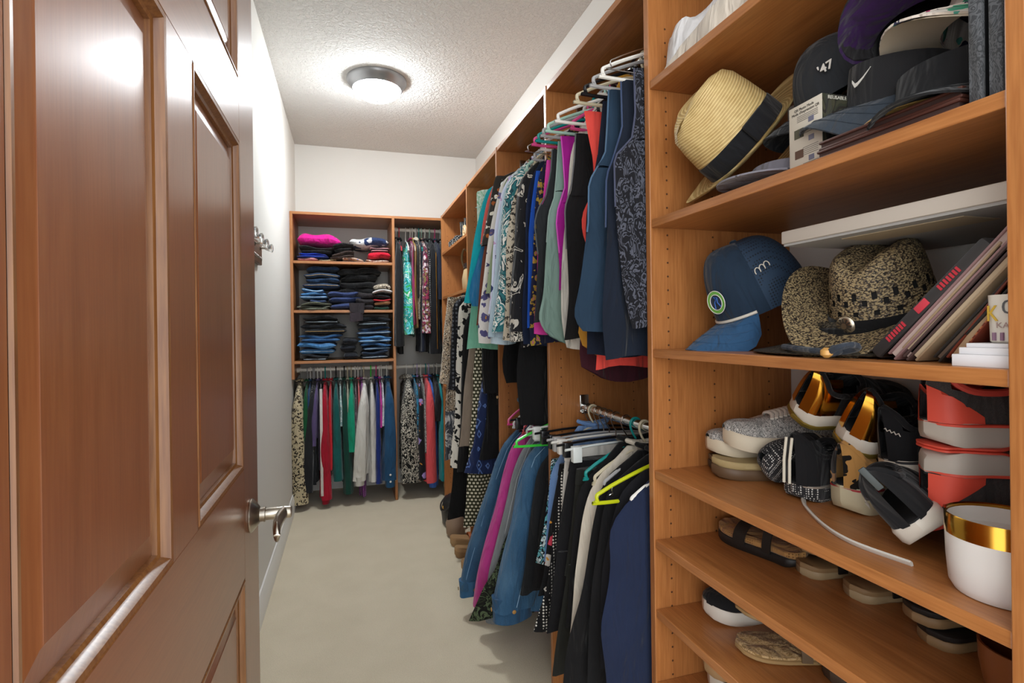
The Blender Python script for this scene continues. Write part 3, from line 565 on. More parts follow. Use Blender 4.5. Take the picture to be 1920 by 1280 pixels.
G('RL', 1.95, 'denim_jacket', 'bright blue denim jacket with a turned-up cuff, nearest of the denim jackets', 'bright blue denim jacket', 'jacket', D('#2c5578', '#6d92b0'), [(0.731, 0.829), (0.654, 0.773), (0.614, 0.674), (0.582, 0.515), (0.542, 0.339), (0.513, 0.242), (0.498, 0.185)], sleeve=(.17, .05, .2), cuff=(D('#274d70', '#4f7798'), .09), buttons=('#b98a4a', 1), collar=D('#2c5578', '#6d92b0'), T=.032, seam=P('#8fb3d2'), hang=('plastic', 'clear'))
G('RL', 2.0, 'skirt', 'dark green leafy velvet skirt brushing the carpet', 'dark leafy velvet skirt', 'skirt', fab('paisley', ('#15170f', '#2b3222', '#15170f', '#4d5a40', '#0c0d09')), [(0.693, 0.738), (0.624, 0.535), (0.534, 0.339), (0.463, 0.227), (0.427, 0.141)], top='skirt', T=.014, hang=('clip', 'black'))
G('RL', 2.1, 'coat', 'burgundy long coat hidden behind the blue denim cuff', 'burgundy long coat', 'coat', P('#4a1526'), [(0.729, 0.844), (0.691, 0.627), (0.629, 0.306), (0.593, 0.137)], T=.014, hang=('plastic', 'red'))
G('RL', 1.865, 'cardigan', 'dark charcoal cardigan on a bright green hanger', 'dark charcoal cardigan', 'cardigan', P('#1f2124'), [(0.719, 0.786), (0.666, 0.751), (0.644, 0.635), (0.610, 0.424), (0.588, 0.290)], T=.018, hang=('plastic', 'green'), hw=.21)
# ---- right wall, lower rod, trousers and skirts
G('RL', 1.795, 'pants', 'slim black trousers beside the green hanger', 'slim black trousers by the green hanger', 'pants', BLACK, [(0.681, 0.747), (0.664, 0.673), (0.638, 0.524), (0.607, 0.339)], top='pants', T=.014, hang=('clip', 'clear'))
G('RL', 1.715, 'skirt', 'black, white and turquoise zigzag skirt', 'turquoise zigzag skirt', 'skirt', fab('zebra', ('#10131a', '#c9dde0', '#10131a', '#5fa6b0'), 2), [(0.661, 0.805), (0.646, 0.697), (0.619, 0.555), (0.604, 0.448)], top='skirt', T=.010, hang=('clip', 'black'))
G('RL', 1.68, 'blouse', 'sheer light blue blouse hanging between dark skirts', 'sheer light blue blouse', 'blouse', fab('denim', ('#5f83b6', '#a9c0dc')), [(0.677, 0.830), (0.647, 0.778), (0.632, 0.637), (0.611, 0.480)], T=.010, hang=('plastic', 'beige'))
G('RL', 1.64, 'skirt', 'black skirt with white leaves and coral flowers', 'black skirt with coral flowers', 'skirt', fab('floral', ('#141416', '#e6e2da', '#d8435c', '#141416', '#c9c5bd'), .8), [(0.660, 0.805), (0.644, 0.719), (0.620, 0.582), (0.596, 0.446), (0.576, 0.380)], top='skirt', T=.012, hang=('clip', 'black'))
G('RL', 1.60, 'skirt', 'black and white polka dot skirt with a tied drawstring', 'polka dot skirt', 'skirt', fab('dots', ('#131315', '#d9d5cc'), 1.1), [(0.653, 0.798), (0.633, 0.680), (0.607, 0.530), (0.569, 0.383), (0.547, 0.299)], top='skirt', T=.012, hang=('clip', 'grey'))
G('RL', 1.56, 'pants', 'off-white trousers folded over the top of a hanger', 'off-white trousers', 'pants', P('#cbc7bf'), [(0.650, 0.878), (0.639, 0.809), (0.626, 0.677), (0.617, 0.511)], top='pants', T=.010, hang=('clip', 'white'), band=P('#dcd8d0'))
G('RL', 1.515, 'pants', 'black crop trousers with a wide waistband, hem just above the carpet', 'black wide-waistband trousers', 'pants', P('#17171a'), [(0.645, 0.849), (0.626, 0.756), (0.607, 0.661), (0.579, 0.503), (0.555, 0.346)], top='pants', T=.022, hang=('clip', 'black'))
G('RL', 1.45, 'pants', 'dark olive-black trousers next to the crop trousers', 'dark olive-black trousers', 'pants', P('#22231f'), [(0.637, 0.836), (0.622, 0.712), (0.600, 0.559), (0.569, 0.394), (0.547, 0.256)], top='pants', T=.024, hang=('clip', 'clear'))
G('RL', 1.395, 'top', 'black halter top on a teal-edged hanger', 'black halter top', 'top', P('#121214'), [(0.634, 0.820), (0.617, 0.776), (0.604, 0.672), (0.583, 0.525), (0.568, 0.408)], T=.016, hang=('plastic', 'teal'))
G('RL', 1.345, 'blouse', 'cream sheer blouse with lace seam and a pink flower at its edge', 'cream sheer blouse', 'blouse', fab('plain', ('#cfc6b6',)), [(0.638, 0.832), (0.615, 0.747), (0.598, 0.647), (0.581, 0.577), (0.560, 0.407)], T=.014, hang=('plastic', 'beige'))
G('RL', 1.29, 'dress', 'black draped jersey dress with a knotted waist', 'black draped jersey dress', 'dress', P('#111113'), [(0.640, 0.847), (0.616, 0.765), (0.588, 0.642), (0.559, 0.507), (0.523, 0.333)], T=.018, fold=.01, hang=('plastic', 'grey'))
G('RL', 1.24, 'dress', 'plain black long dress behind the navy tunic', 'plain black long dress', 'dress', P('#141416'), [(0.638, 0.854), (0.606, 0.755), (0.582, 0.623), (0.561, 0.357)], T=.018, hang=('wire', 'wire'))
G('RL', 1.195, 'top', 'black top on a bright yellow-green hanger', 'black top on the yellow-green hanger', 'top', P('#16161a'), [(0.644, 0.852), (0.621, 0.795), (0.597, 0.666), (0.583, 0.407)], T=.012, hang=('plastic', 'lime'), hw=.215)
tun = G('RL', 1.145, 'tunic', 'navy blue sleeveless tunic with a turned collar, nearest garment on the lower rod', 'navy blue sleeveless tunic', 'tunic', P('#1c2742'), [(0.638, 0.841), (0.592, 0.795), (0.579, 0.775), (0.587, 0.714), (0.587, 0.663), (0.572, 0.590), (0.559, 0.542), (0.569, 0.490), (0.573, 0.414), (0.573, 0.263)], T=.015, collar=P('#172036'), hang=('plastic', 'white'), fold=.004)

MB().sheet([[(.085-.022*k+d, .028, -.045-.03*k-.012*d/.03) for d in (0, .018, .036)] for k in range(9)], .003).build('lapel', P('#151e34'), tun)

# ------------------------------------------------------------------ back wall, lower rod, left bay
def K(rodn, x, name, label, short, cat, mat, z1, T=.02, long=True, w=.235, hang=('plastic', 'white'), sT=None, cuff=None, **kw):
    sl = (.1, sT or T*1.25, z1+.0) if long else None
    return G(rodn, x, name, label, short, cat, mat, None, z1, sleeve=sl, T=T*.8 if long else T, w=w, hang=hang, cuff=cuff, body_z1=z1+.05 if long and rodn == 'BL' else None, **kw)
W_, GR = ('plastic', 'white'), ('plastic', 'grey')
K('BL', -0.340, 'coat', 'cream leopard-print fuzzy coat against the left wall', 'leopard-print coat', 'coat', fab('leopard', ('#b9ab8c', '#17130f', '#6e5534'), 1.7), 0.058, .036, w=.25, hang=('velvet', 'black'))
K('BL', -0.290, 'shirt', 'green jersey shirt with yellow and white sleeve stripes', 'green striped jersey', 'shirt', P('#12502f'), 0.477, .017, hang=GR, cuff=(P('#164f30'), .04))
K('BL', -0.269, 'shirt', 'dark blue shirt beside the green jersey', 'dark blue shirt by the jersey', 'shirt', P('#1f3f66'), 0.364, .012, hang=W_)
K('BL', -0.251, 'shirt', 'small black patterned shirt between blue and purple ones', 'small black patterned shirt', 'shirt', fab('dots', ('#131417', '#8e8c8a'), .4), 0.399, .010, hang=GR)
K('BL', -0.220, 'sweater', 'muted purple sweater, narrow among dark ones', 'muted purple sweater', 'sweater', P('#5b4d77'), 0.454, .015, hang=W_, w=.25, lean=-.03)
K('BL', -0.242, 'hoodie', 'charcoal black hoodie with wide hanging sleeve left of the red one', 'charcoal black hoodie', 'hoodie', P('#202125'), 0.123, .03, w=.245, hang=GR, lean=-.05)
K('BL', -0.195, 'shirt', 'dark plum shirt just left of the red sweatshirt', 'dark plum shirt', 'shirt', P('#2a2038'), 0.282, .008, hang=W_)
red = K('BL', -0.166, 'sweatshirt', 'red sweatshirt with a white side stripe', 'red white-striped sweatshirt', 'sweatshirt', P('#a3152c'), 0.072, .026, w=.25, hang=('plastic', 'teal'), cuff=(P('#8a1226'), .08))
K('BL', -0.127, 'cardigan', 'bright scarlet cardigan on the right of the red sweatshirt', 'bright scarlet cardigan', 'cardigan', P('#c42430'), 0.275, .012, hang=W_)
K('BL', -0.090, 'sweater', 'dark teal knitted sweater', 'dark teal knitted sweater', 'sweater', P('#155a57'), 0.197, .022, hang=('plastic', 'black'), w=.25, lean=.015)
K('BL', -0.059, 'shirt', 'pale aqua and white shirt peeping beside the teal sweater', 'pale aqua and white shirt', 'shirt', fab('paisley', ('#a9c8c6', '#dfe6e4', '#8fb5b8')), 0.573, .008, hang=W_)
K('BL', -0.031, 'sweater', 'bottle green long cardigan sweater', 'bottle green cardigan', 'sweater', P('#123f35'), 0.096, .022, w=.24, hang=('plastic', 'black'), lean=.02)
K('BL', -0.008, 'shirt', 'ecru thin shirt left of the emerald one', 'ecru thin shirt', 'shirt', P('#b9b19d'), 0.342, .008, hang=('plastic', 'beige'))
K('BL', 0.019, 'sweatshirt', 'bright emerald green sweatshirt left of the white hoodie', 'emerald green sweatshirt', 'sweatshirt', P('#0f9270'), 0.385, .024, w=.25, hang=('plastic', 'beige'))
K('BL', 0.047, 'shirt', 'mauve and black check shirt right of the emerald sweatshirt', 'mauve check shirt', 'shirt', fab('plaid', ('#3c2f38', '#8d7480'), 3), 0.413, .008, hang=W_)
K('BL', 0.069, 'shirt', 'salmon pink shirt, thin strip by the purple one', 'salmon pink shirt', 'shirt', P('#d4686c'), 0.412, .009, hang=('plastic', 'white'))
K('BL', 0.092, 'dress', 'purple dotted dress hanging below the white hoodie', 'purple dotted dress', 'dress', fab('dots', ('#6b2a72', '#b98cc0'), .9), 0.042, .018, w=.2, hang=GR, long=False)
K('BL', 0.110, 'hoodie', 'white zip hoodie with long ribbed cuff', 'white zip hoodie', 'hoodie', P('#cfccc6'), 0.175, .032, w=.265, hang=('plastic', 'beige'), cuff=(P('#c2bfb8'), .07), lean=-.045)
K('BL', 0.162, 'sweater', 'second white sweater right of the zip hoodie', 'second white sweater', 'sweater', P('#c9c6c2'), 0.154, .02, w=.235, hang=('plastic', 'green'))
K('BL', 0.201, 'cardigan', 'royal blue cardigan over navy', 'royal blue cardigan', 'cardigan', P('#1a2d74'), 0.139, .015, hang=('plastic', 'pink'))
K('BL', 0.225, 'shirt', 'magenta blouse squeezed beside the denim shirt', 'magenta squeezed blouse', 'blouse', P('#c4329a'), 0.554, .008, hang=W_)
K('BL', 0.240, 'shirt', 'white lace-print blouse squeezed beside the denim shirt', 'white lace-print blouse', 'blouse', fab('paisley', ('#d9dbe2', '#a9afc6', '#e8e8ea'), 2), 0.554, .008, hang=W_)
K('BL', 0.281, 'shirt', 'dark blue denim shirt with pearl snaps on its cuff', 'dark blue denim shirt', 'shirt', D('#1b4568', '#315f88'), 0.156, .034, w=.25, hang=W_, cuff=(D('#18405f', '#315f88'), .1), buttons=('#dcdad4', 2))
# ---- back wall, lower rod, right bay
K('BL', 0.429, 'blouse', 'black and ivory brushstroke blouse with a tied bow neck', 'brushstroke bow-neck blouse', 'blouse', fab('zebra', ('#141413', '#141413', '#c9c2b4'), 1.9), 0.130, .05, w=.25, hang=W_, collar=fab('zebra', ('#141413', '#c9c2b4'), 2))
K('BL', 0.485, 'blouse', 'blue and white spotted blouse right of the brushstroke blouse', 'blue spotted blouse', 'blouse', fab('leopard', ('#2f7fa3', '#122f4a', '#c9dbe2')), 0.419, .01, hang=GR)
K('BL', 0.511, 'dress', 'black dress with pink and lavender flowers down the side', 'black dress with lavender flowers', 'dress', fab('floral', ('#141316', '#d8b6c4', '#9a86c0', '#141316', '#c75a7a'), .7), 0.140, .02, w=.25, hang=('plastic', 'lilac'))
K('BL', 0.540, 'blouse', 'grey and white scribble-print blouse', 'grey scribble-print blouse', 'blouse', fab('zebra', ('#8f8c86', '#2d2c2b', '#c9c7c2'), 3), 0.336, .008, hang=W_)
K('BL', 0.578, 'dress', 'coral pink long-sleeved dress on the back rod', 'coral pink long-sleeved dress', 'dress', P('#d9555a'), 0.125, .03, w=.26, hang=('plastic', 'teal'))
K('BL', 0.601, 'blouse', 'cornflower blue blouse whose hem shows below the coral dress', 'cornflower blue blouse', 'blouse', P('#3f68b8'), 0.073, .022, w=.22, hang=('plastic', 'lilac'))
K('BL', 0.641, 't_shirt', 'black short-sleeved t-shirt right of the coral dress', 'black short-sleeved t-shirt', 't-shirt', P('#17151a'), 0.567, .02, w=.25, hang=GR)
K('BL', 0.665, 'dress', 'teal long dress by the corner of the closet', 'teal long dress', 'dress', P('#17858a'), 0.126, .014, w=.25, hang=W_)
K('BL', 0.702, 'dress', 'olive, ochre and black printed dress deep in the corner', 'olive printed dress', 'dress', fab('paisley', ('#8d8657', '#1d1c18', '#c2b98c', '#4a4a2c'), 1.2), 0.063, .018, w=.25, hang=W_)
# ---- back wall, upper rod
K('BU', 0.364, 'jacket', 'black draped jacket at the left end of the upper back rod', 'black draped jacket', 'jacket', P('#1b1c1f'), 1.132, .024, w=.24, hang=W_)
K('BU', 0.387, 'shirt', 'black shirt with long tails beside the aqua tank', 'black long-tailed shirt', 'shirt', P('#101113'), 1.077, .010, w=.17, hang=('plastic', 'red'))
G('BU', 0.437, 'tank_top', 'aqua and green tropical-leaf tank top', 'aqua tropical tank top', 'tank top', fab('paisley', ('#bfe0da', '#1f9f8a', '#cfe8e2', '#2fb35f', '#5cc4d0', '#1a8f86'), .55), [(.13, -.12), (.12, -.18), (.12, -.27), (.19, -.35), (.22, -.5), (.25, 1.201-2.03)], top='tank', T=.045, tail=.03, trim=P('#bfe6e2'), hang=W_)
K('BU', 0.472, 'tank_top', 'magenta tank top, thin strip beside the aqua one', 'magenta thin tank top', 'tank top', P('#96205c'), 1.295, .008, long=False, w=.25, hang=W_)
K('BU', 0.488, 'tank_top', 'mustard tank top, thin strip beside the magenta one', 'mustard thin tank top', 'tank top', P('#b8903f'), 1.271, .008, long=False, w=.25, hang=W_)
K('BU', 0.512, 'top', 'black top edged with a cream strap', 'black cream-strapped top', 'top', P('#151517'), 1.484, .012, long=False, hang=W_, collar=P('#cfc6b2'))
K('BU', 0.521, 'top', 'beige zebra top half hidden by the black tops', 'beige zebra top', 'top', fab('zebra', ('#b8ab96', '#4b4237'), 2), 1.334, .01, long=False, w=.22, hang=GR)
K('BU', 0.539, 'shirt', 'dark navy shirt left of the berry printed top', 'dark navy shirt by the berry top', 'shirt', P('#161b2b'), 1.088, .012, w=.21, hang=('plastic', 'teal'))
K('BU', 0.559, 'blouse', 'berry, white and olive speckled blouse', 'berry speckled blouse', 'blouse', fab('geo', ('#5c1c38', '#8c2f4f', '#c9b8bd', '#3a2a33', '#7c6a44'), 6), 1.231, .022, w=.255, hang=('plastic', 'mint'))
K('BU', 0.586, 'top', 'black sequinned top with silver flecks', 'black sequinned top', 'top', fab('dots', ('#0d0d0f', '#9c9ca2'), .7), 1.278, .012, w=.24, long=False, hang=W_)
zipj = K('BU', 0.622, 'jacket', 'black jacket with a gold zip on its edge', 'black gold-zip jacket', 'jacket', P('#15161a'), 1.079, .032, w=.24, hang=('plastic', 'mint'))
MB().tube([(.249, .012, -.2), (.252, .012, -.6), (.25, .014, -.92)], .0025, 6).build('zip', GOLD, zipj)
K('BU', 0.663, 'shirt', 'dark blue-black shirt beside the right end of the upper back rod', 'dark blue-black shirt', 'shirt', P('#1a2132'), 1.485, .018, w=.24, hang=('plastic', 'pink'))
K('BU', 0.707, 'blazer', 'black blazer deep in the corner on the upper back rod', 'black corner blazer', 'blazer', P('#0f1013'), 1.084, .02, w=.24, hang=W_)
# stripes sewn on the jersey and on the red sweatshirt
for o in list(C.objects):
    if o.get('label', '').startswith('green jersey'):
        for z, c, n in ((-.44, '#d9d6cd', 'chest_mark'), (-.50, '#d8a21e', 'stripe'), (-.535, '#dcd8cc', 'stripe'), (-.56, '#d8a21e', 'stripe')):
            loft([(z, .13, .2365, .0235), (z-.022, .13, .2365, .0235)], 3, 3, 20, fold=.001, rip=.05, edge=0, sm=0).build(n, P(c), o)
b = MB(); b.box(.247, .2535, -.03, -.012, -.87, -.12, b=.001); b.build('side_stripe', P('#cfc9c4'), red)

# ------------------------------------------------------------------ folded clothes on the back shelves
def folded(name, label, cat, mat, x0, x1, z0, h, layers=2, y0=4.06, y1=4.42, seed=0, tilt=0, seam=None, group='folded clothes on the back shelves', puff=.5, bulge=0):
    """a pile-flat garment: stacked rounded folds with sagging, uneven edges"""
    rnd = random.Random(seed+int(x0*1000)+int(z0*977)); cx = (x0+x1)/2
    o = thing(name, label, cat, (cx, y0, z0), (0, tilt, 0), group); W = (x1-x0)/2; Dp = y1-y0; lh = h/layers
    seams = MB(); parts = []
    for l in range(layers):
        p = [rnd.uniform(0, 6.28) for _ in range(6)]; dx0, dx1 = rnd.uniform(-.02, .01), rnd.uniform(-.02, .01); dy = rnd.uniform(-.012, .02)
        g = []; NX, NM = 18, 18; fr = []
        for i in range(NX+1):
            s = -1+2*i/NX; x = (-W-dx0)+(2*W+dx0+dx1)*i/NX
            end = (1-abs(s)**6)**.5 if abs(s) < 1 else .05; end = max(end, .12)
            sag = bulge*(1-s*s)*(l+1)/layers; row = []
            for k in range(NM):
                a = 2*PI*k/NM; cy, cz = math.cos(a), math.sin(a)
                hy = Dp/2; py = hy+dy-hy*math.copysign(abs(cy)**.55, cy)*(.97+.03*end)
                pz = lh*.5*math.copysign(abs(cz)**puff, cz)*end*(1+.12*math.sin(x*40+p[0]))
                pz += lh*(l+.5)+(.005*math.sin(x*33+p[1])+.006*math.sin(x*15+p[5]))*(l > 0 or layers == 1)+.003*math.sin(py*30+p[2])*(l > 0)+sag
                py += .008*math.sin(x*28+p[3])+.005*math.sin(x*61+p[4])
                row.append((x, py, max(pz, .0005)))
            row.append(row[0]); g.append(row); fr.append((x, row[0][1]-.001, row[0][2]))
        b = MB().sheet(g); b.f += [tuple(range(NM)), tuple(range(NX*(NM+1), NX*(NM+1)+NM))]
        q = b.build('fold', mat if not isinstance(mat, (list, tuple)) else mat[l % len(mat)], o)
        if seam and l % 2 == 0: MB().tube(fr[1:-1], .0022, 5).build('seam', seam, q)
    return o
Z1, Z2, Z3 = 1.753, 1.404, 1.044
ST = P('#b9cbd8'); TAN = P('#a98a5c')
def FX(px): return XL+.0+(px-543)*(XD-XL)/(737-543)     # shelf position measured along the front of the back unit
def F(name, label, cat, mat, a, b_, z0, h, **kw): return folded(name, label, cat, mat, FX(a), FX(b_), z0, h, **kw)
F('plaid_shirt', 'red and white plaid shirt folded at the bottom left of the top shelf', 'shirt', fab('plaid', ('#b3283a', '#e3d6d2'), 4), 556, 596, Z1, .025, layers=1)
F('shirt', 'royal blue folded shirt under black ones on the top shelf', 'shirt', P('#1a3fae'), 555, 614, Z1+.026, .034, layers=2)
F('sweater', 'black folded sweater under the hot pink one', 'sweater', P('#1c1c1e'), 560, 620, Z1+.061, .042, layers=2)
F('sweater', 'hot pink folded sweater on top of the left pile', 'sweater', P('#d61f8e'), 556, 640, Z1+.105, .085, layers=1, puff=.75, bulge=.015, y0=4.07)
F('scarf', 'tiger-stripe folded scarf at the middle of the top shelf', 'scarf', fab('zebra', ('#c9b48c', '#2c2118'), 3), 592, 628, Z1, .022, layers=1, y0=4.055)
F('cardigan', 'brown-grey ribbed cardigan folded in the middle of the top shelf', 'cardigan', P('#3f322e'), 617, 664, Z1+.024, .05, layers=2, tilt=-.12)
F('leggings', 'black folded leggings between the pink sweater and the geometric one', 'leggings', P('#19191b'), 622, 662, Z1+.08, .05, layers=2, tilt=-.1)
F('blouse', 'multicoloured floral blouse folded under the brown cardigan', 'blouse', fab('floral', ('#b99a86', '#7a3f32', '#5a6a9a', '#c9b48a', '#8d6a4a'), 2), 634, 680, Z1, .036, layers=1, y0=4.05, puff=.8)
F('t_shirt', 'cream and pink printed t-shirt folded at the bottom right of the top shelf', 't-shirt', fab('paisley', ('#d7c2b4', '#a8786a', '#e2d8d0')), 682, 733, Z1, .022, layers=1)
F('sweater', 'bright red folded sweater on the right of the top shelf', 'sweater', P('#c31530'), 684, 733, Z1+.023, .058, layers=1, puff=.75)
F('shirt', 'brown and pink folded shirt under the geometric sweater', 'shirt', fab('stripe', ('#3a2626', '#c9979c')), 690, 732, Z1+.082, .03, layers=2)
F('sweater', 'navy and white geometric-print sweater on top of the right pile', 'sweater', fab('geo', ('#26355a', '#d5d6d8', '#26355a', '#dcdad6'), 1.3), 648, 733, Z1+.113, .07, layers=1, puff=.75, bulge=.012, y0=4.075)
# middle shelf
DK, MD, LT, BK = D('#1c3350', '#34567c'), D('#27507c', '#4a7aa8'), D('#3a72a6', '#79a6cc'), D('#15181d', '#2a3038')
F('khaki_pants', 'khaki green trousers folded at the lower left of the middle shelf', 'pants', P('#6d7161'), 556, 616, Z2, .05, layers=3, y0=4.035)
F('shirt', 'slate blue shirt draped over the khaki trousers', 'shirt', P('#33466a'), 573, 606, Z2+.052, .025, layers=1, y0=4.02)
F('jeans', 'light blue jeans with white turned hems on the middle shelf', 'jeans', LT, 558, 608, Z2+.08, .075, layers=3, seam=ST)
F('jeans', 'dark blue jeans heaped over the light blue pair', 'jeans', DK, 566, 634, Z2+.158, .15, layers=4, puff=.6, bulge=.01, seam=TAN, y0=4.08)
F('chinos', 'blue-violet chinos crumpled at the middle of the shelf', 'pants', P('#33416b'), 614, 676, Z2+.01, .13, layers=3, tilt=-.08, puff=.7, y0=4.05)
F('leggings', 'black leggings and tops heaped at the back middle of the shelf', 'leggings', P('#121214'), 632, 712, Z2+.115, .19, layers=4, puff=.6, bulge=.012, y0=4.1)
F('joggers', 'charcoal joggers folded right of the blue-violet chinos', 'pants', P('#2a2629'), 664, 700, Z2, .13, layers=3, y0=4.05)
jog = thing('jogger_leg', 'charcoal jogger leg with a ribbed cuff hanging over the shelf edge', 'pants', (FX(664), 4.028, Z2+.05))
loft([(0, -.05, .06, .012), (-.07, -.04, .05, .014)], 41, 8, 24, fold=.003).build('leg', P('#2f2a2e'), jog)
loft([(-.068, -.046, .048, .013), (-.13, -.046, .044, .013)], 42, 6, 24, fold=.001, rip=.04).build('ribbed_cuff', P('#372f35'), jog)
for k, (lb, n, mt, z, h) in enumerate((('bottle green folded shirt at the bottom of the right pile', 'shirt', P('#123a2e'), 0, .03), ('tan pleated top folded above the green shirt', 'top', P('#c79a72'), .031, .034), ('red folded t-shirt above the tan top', 't_shirt', P('#b3202c'), .066, .022), ('black folded t-shirt in the right pile of the middle shelf', 't_shirt', P('#1a1a1e'), .089, .03), ('white folded t-shirt above the black one', 't_shirt', P('#d6d5d4'), .12, .025), ('beige snakeskin scarf crowning the right pile', 'scarf', fab('zebra', ('#b3a48e', '#3a3029', '#d0c6b4'), 2), .146, .05))):
    F(n, lb, n.replace('_', '-') if n == 't_shirt' else n, mt, 697, 734, Z2+z, h, layers=1, puff=.7, bulge=.006 if z > .1 else 0)
# bottom shelf: two piles of jeans with a heap between
for k, (lb, mt, z, h, sm_, a, c) in enumerate((('lowest jeans of the left pile with pale stitched edge', BK, 0, .035, ST, 560, 612), ('light blue jeans with a back pocket in the left pile', LT, .037, .075, ST, 556, 628), ('faded mid-blue jeans above the pocket pair', MD, .113, .05, None, 558, 636), ('very dark jeans with a brass button near the top of the left pile', BK, .165, .06, TAN, 560, 650), ('black cotton trousers on top of the left jeans pile', P('#121316'), .227, .045, ST, 566, 632))):
    F('jeans', lb, 'jeans', mt, a, c, Z3+z*1.16, h*1.16, layers=2, seam=sm_, seed=k)
F('jeans', 'black embroidered jeans crumpled between the two piles', 'jeans', D('#15171d', '#3a4150'), 634, 668, Z3, .16, layers=3, puff=.8)
for k, (lb, mt, z, h, sm_, a, c) in enumerate((('dark striped trousers at the bottom of the right jeans pile', D('#1a2433', '#3c5578'), 0, .05, ST, 670, 732), ('ripped mid-blue jeans low in the right pile', MD, .052, .045, ST, 674, 734), ('light-edged blue jeans in the middle of the right pile', LT, .099, .045, ST, 668, 733), ('navy jeans third from the top of the right pile', DK, .146, .05, ST, 664, 733), ('black jeans with pale piping on top of the right pile', BK, .198, .06, ST, 668, 730))):
    F('jeans', lb, 'jeans', mt, a, c, Z3+z*1.22, h*1.22, layers=2, seam=sm_, seed=k+20, tilt=-.03)

# ------------------------------------------------------------------ far right bay shelves: bag, sparkly boots; floor shoes
def bx3(name, mt, par, *b_, bev=.004): return MB().box(*b_, b=bev).build(name, mt, par)
bag = thing('handbag', 'tan and black leather handbag on the far corner shelves', 'handbag', (.80, 3.45, 1.496))
MB().lathe([(.10, 0), (.125, .02), (.13, .09), (.11, .15), (.08, .165)], 28, sx=.6, sy=1.1).build('body', solid('#b39a72', .5), bag)
MB().lathe([(.085, .15), (.115, .155), (.105, .19), (.06, .205)], 28, sx=.6, sy=1.1).build('flap', solid('#1b1a19', .35), bag)
MB().tube(catmull([(-.02, -.12, .13), (-.06, -.13, .22), (-.07, -.02, .28), (-.06, .1, .22), (-.02, .12, .13)], 6), .007, 8, flat=.5).build('handle', solid('#7a6a4c', .5), bag)
MB().lathe([(.012, 0), (.012, .004), (.006, .006)], 14, Matrix.Translation((-.068, 0, .17)) @ Matrix.Rotation(-PI/2, 4, 'Y')).build('clasp', CHR, bag)
for k, (yy, c) in enumerate(((3.52, 'nearer'), (3.66, 'farther'))):
    bt = thing('boot', f'black studded ankle boot, {c} of two on the far top shelf', 'boot', (.80, yy, 1.82), group='studded boots on the far shelf')
    MB().lathe([(.045, 0), (.047, .05), (.04, .1), (.045, .17), (.047, .175)], 22, sx=1.1).build('shaft', fab('dots', ('#141416', '#bdbcb8'), 1.2), bt)
    MB().lathe([(.04, .0), (.042, .03), (.03, .055), (.01, .062)], 20, Matrix.Translation((-.06, 0, 0)), sx=1.7).build('toe', fab('dots', ('#141416', '#bdbcb8'), 1.2), bt)
rl = thing('belt_roll', 'cream rolled belt beside the studded boots', 'belt', (.72, 3.35, 1.82))
MB().tube([(0, (.012+.0022*a)*math.cos(a), .052+(.012+.0022*a)*math.sin(a)) for a in [k*.35 for k in range(40)]], .0055, 6, flat=3.2).build('coil', solid('#cfb58c', .45), rl)

# ------------------------------------------------------------------ footwear builders
def outline(t, W):
    """half widths (left, right) of a sole at t from heel (0) to toe (1)"""
    r = (1-(2*t/.5-1)**2*.0) if False else 1
    heel = math.sqrt(max(0, 1-(1-min(t/.14, 1))**2)); toe = math.sqrt(max(0, 1-(max(t-.78, 0)/.22)**2))
    wst = .74+.26*min(1, max(0, (t-.25)/.4)) if t > .25 else .74+.04*(.25-t)
    return W*heel*toe*wst
def sole_mesh(L, W, h, spring=.012, n=26, grow=0, z0=0, heel=0, cap=True):
    v = []; f = []; P_ = []
    for i in range(n+1): t = i/n; P_.append((outline(t, W)+grow, t))
    loop = [(w_, t) for w_, t in P_]+[(-w_, t) for w_, t in P_[::-1]]
    m_ = len(loop); b = MB()
    for lv, gg in ((0, -.004), (.25, 0), (.85, .0005), (1, -.002)):
        for w_, t in loop:
            s = 1 if w_ >= 0 else -1; zz = z0+(h*(1+heel*max(0, 1-t/.55)))*lv+spring*max(0, (t-.7)/.3)**2+(.011*max(0, 1-t/.16)**2*(1-lv) if h > .02 else 0)
            v.append((w_+s*gg*(abs(w_) > .004), t*L+(gg if t > .5 else -gg)*(abs(w_) < W*.5), zz))
    for l in range(3):
        for k in range(m_): j = (k+1) % m_; f.append((l*m_+k, l*m_+j, (l+1)*m_+j, (l+1)*m_+k))
    for l, fl in ((0, 1), (3, 0)):
        for i in range(n): a, b2, c, d = i, i+1, m_-2-i, m_-1-i; q = (l*m_+a, l*m_+b2, l*m_+c, l*m_+d); f.append(q[::-1] if fl else q)
    return b.add(v, f)
def pose(loc, yaw, tilt=0, roll=0):
    return Matrix.Translation(loc) @ Matrix.Rotation(yaw, 4, 'Z') @ Matrix.Rotation(tilt, 4, 'X') @ Matrix.Rotation(roll, 4, 'Y')
def root(name, label, cat, M, group=None):
    o = thing(name, label, cat, group=group); o.matrix_world = M; return o
SHG = 'shoes on the open shelves'
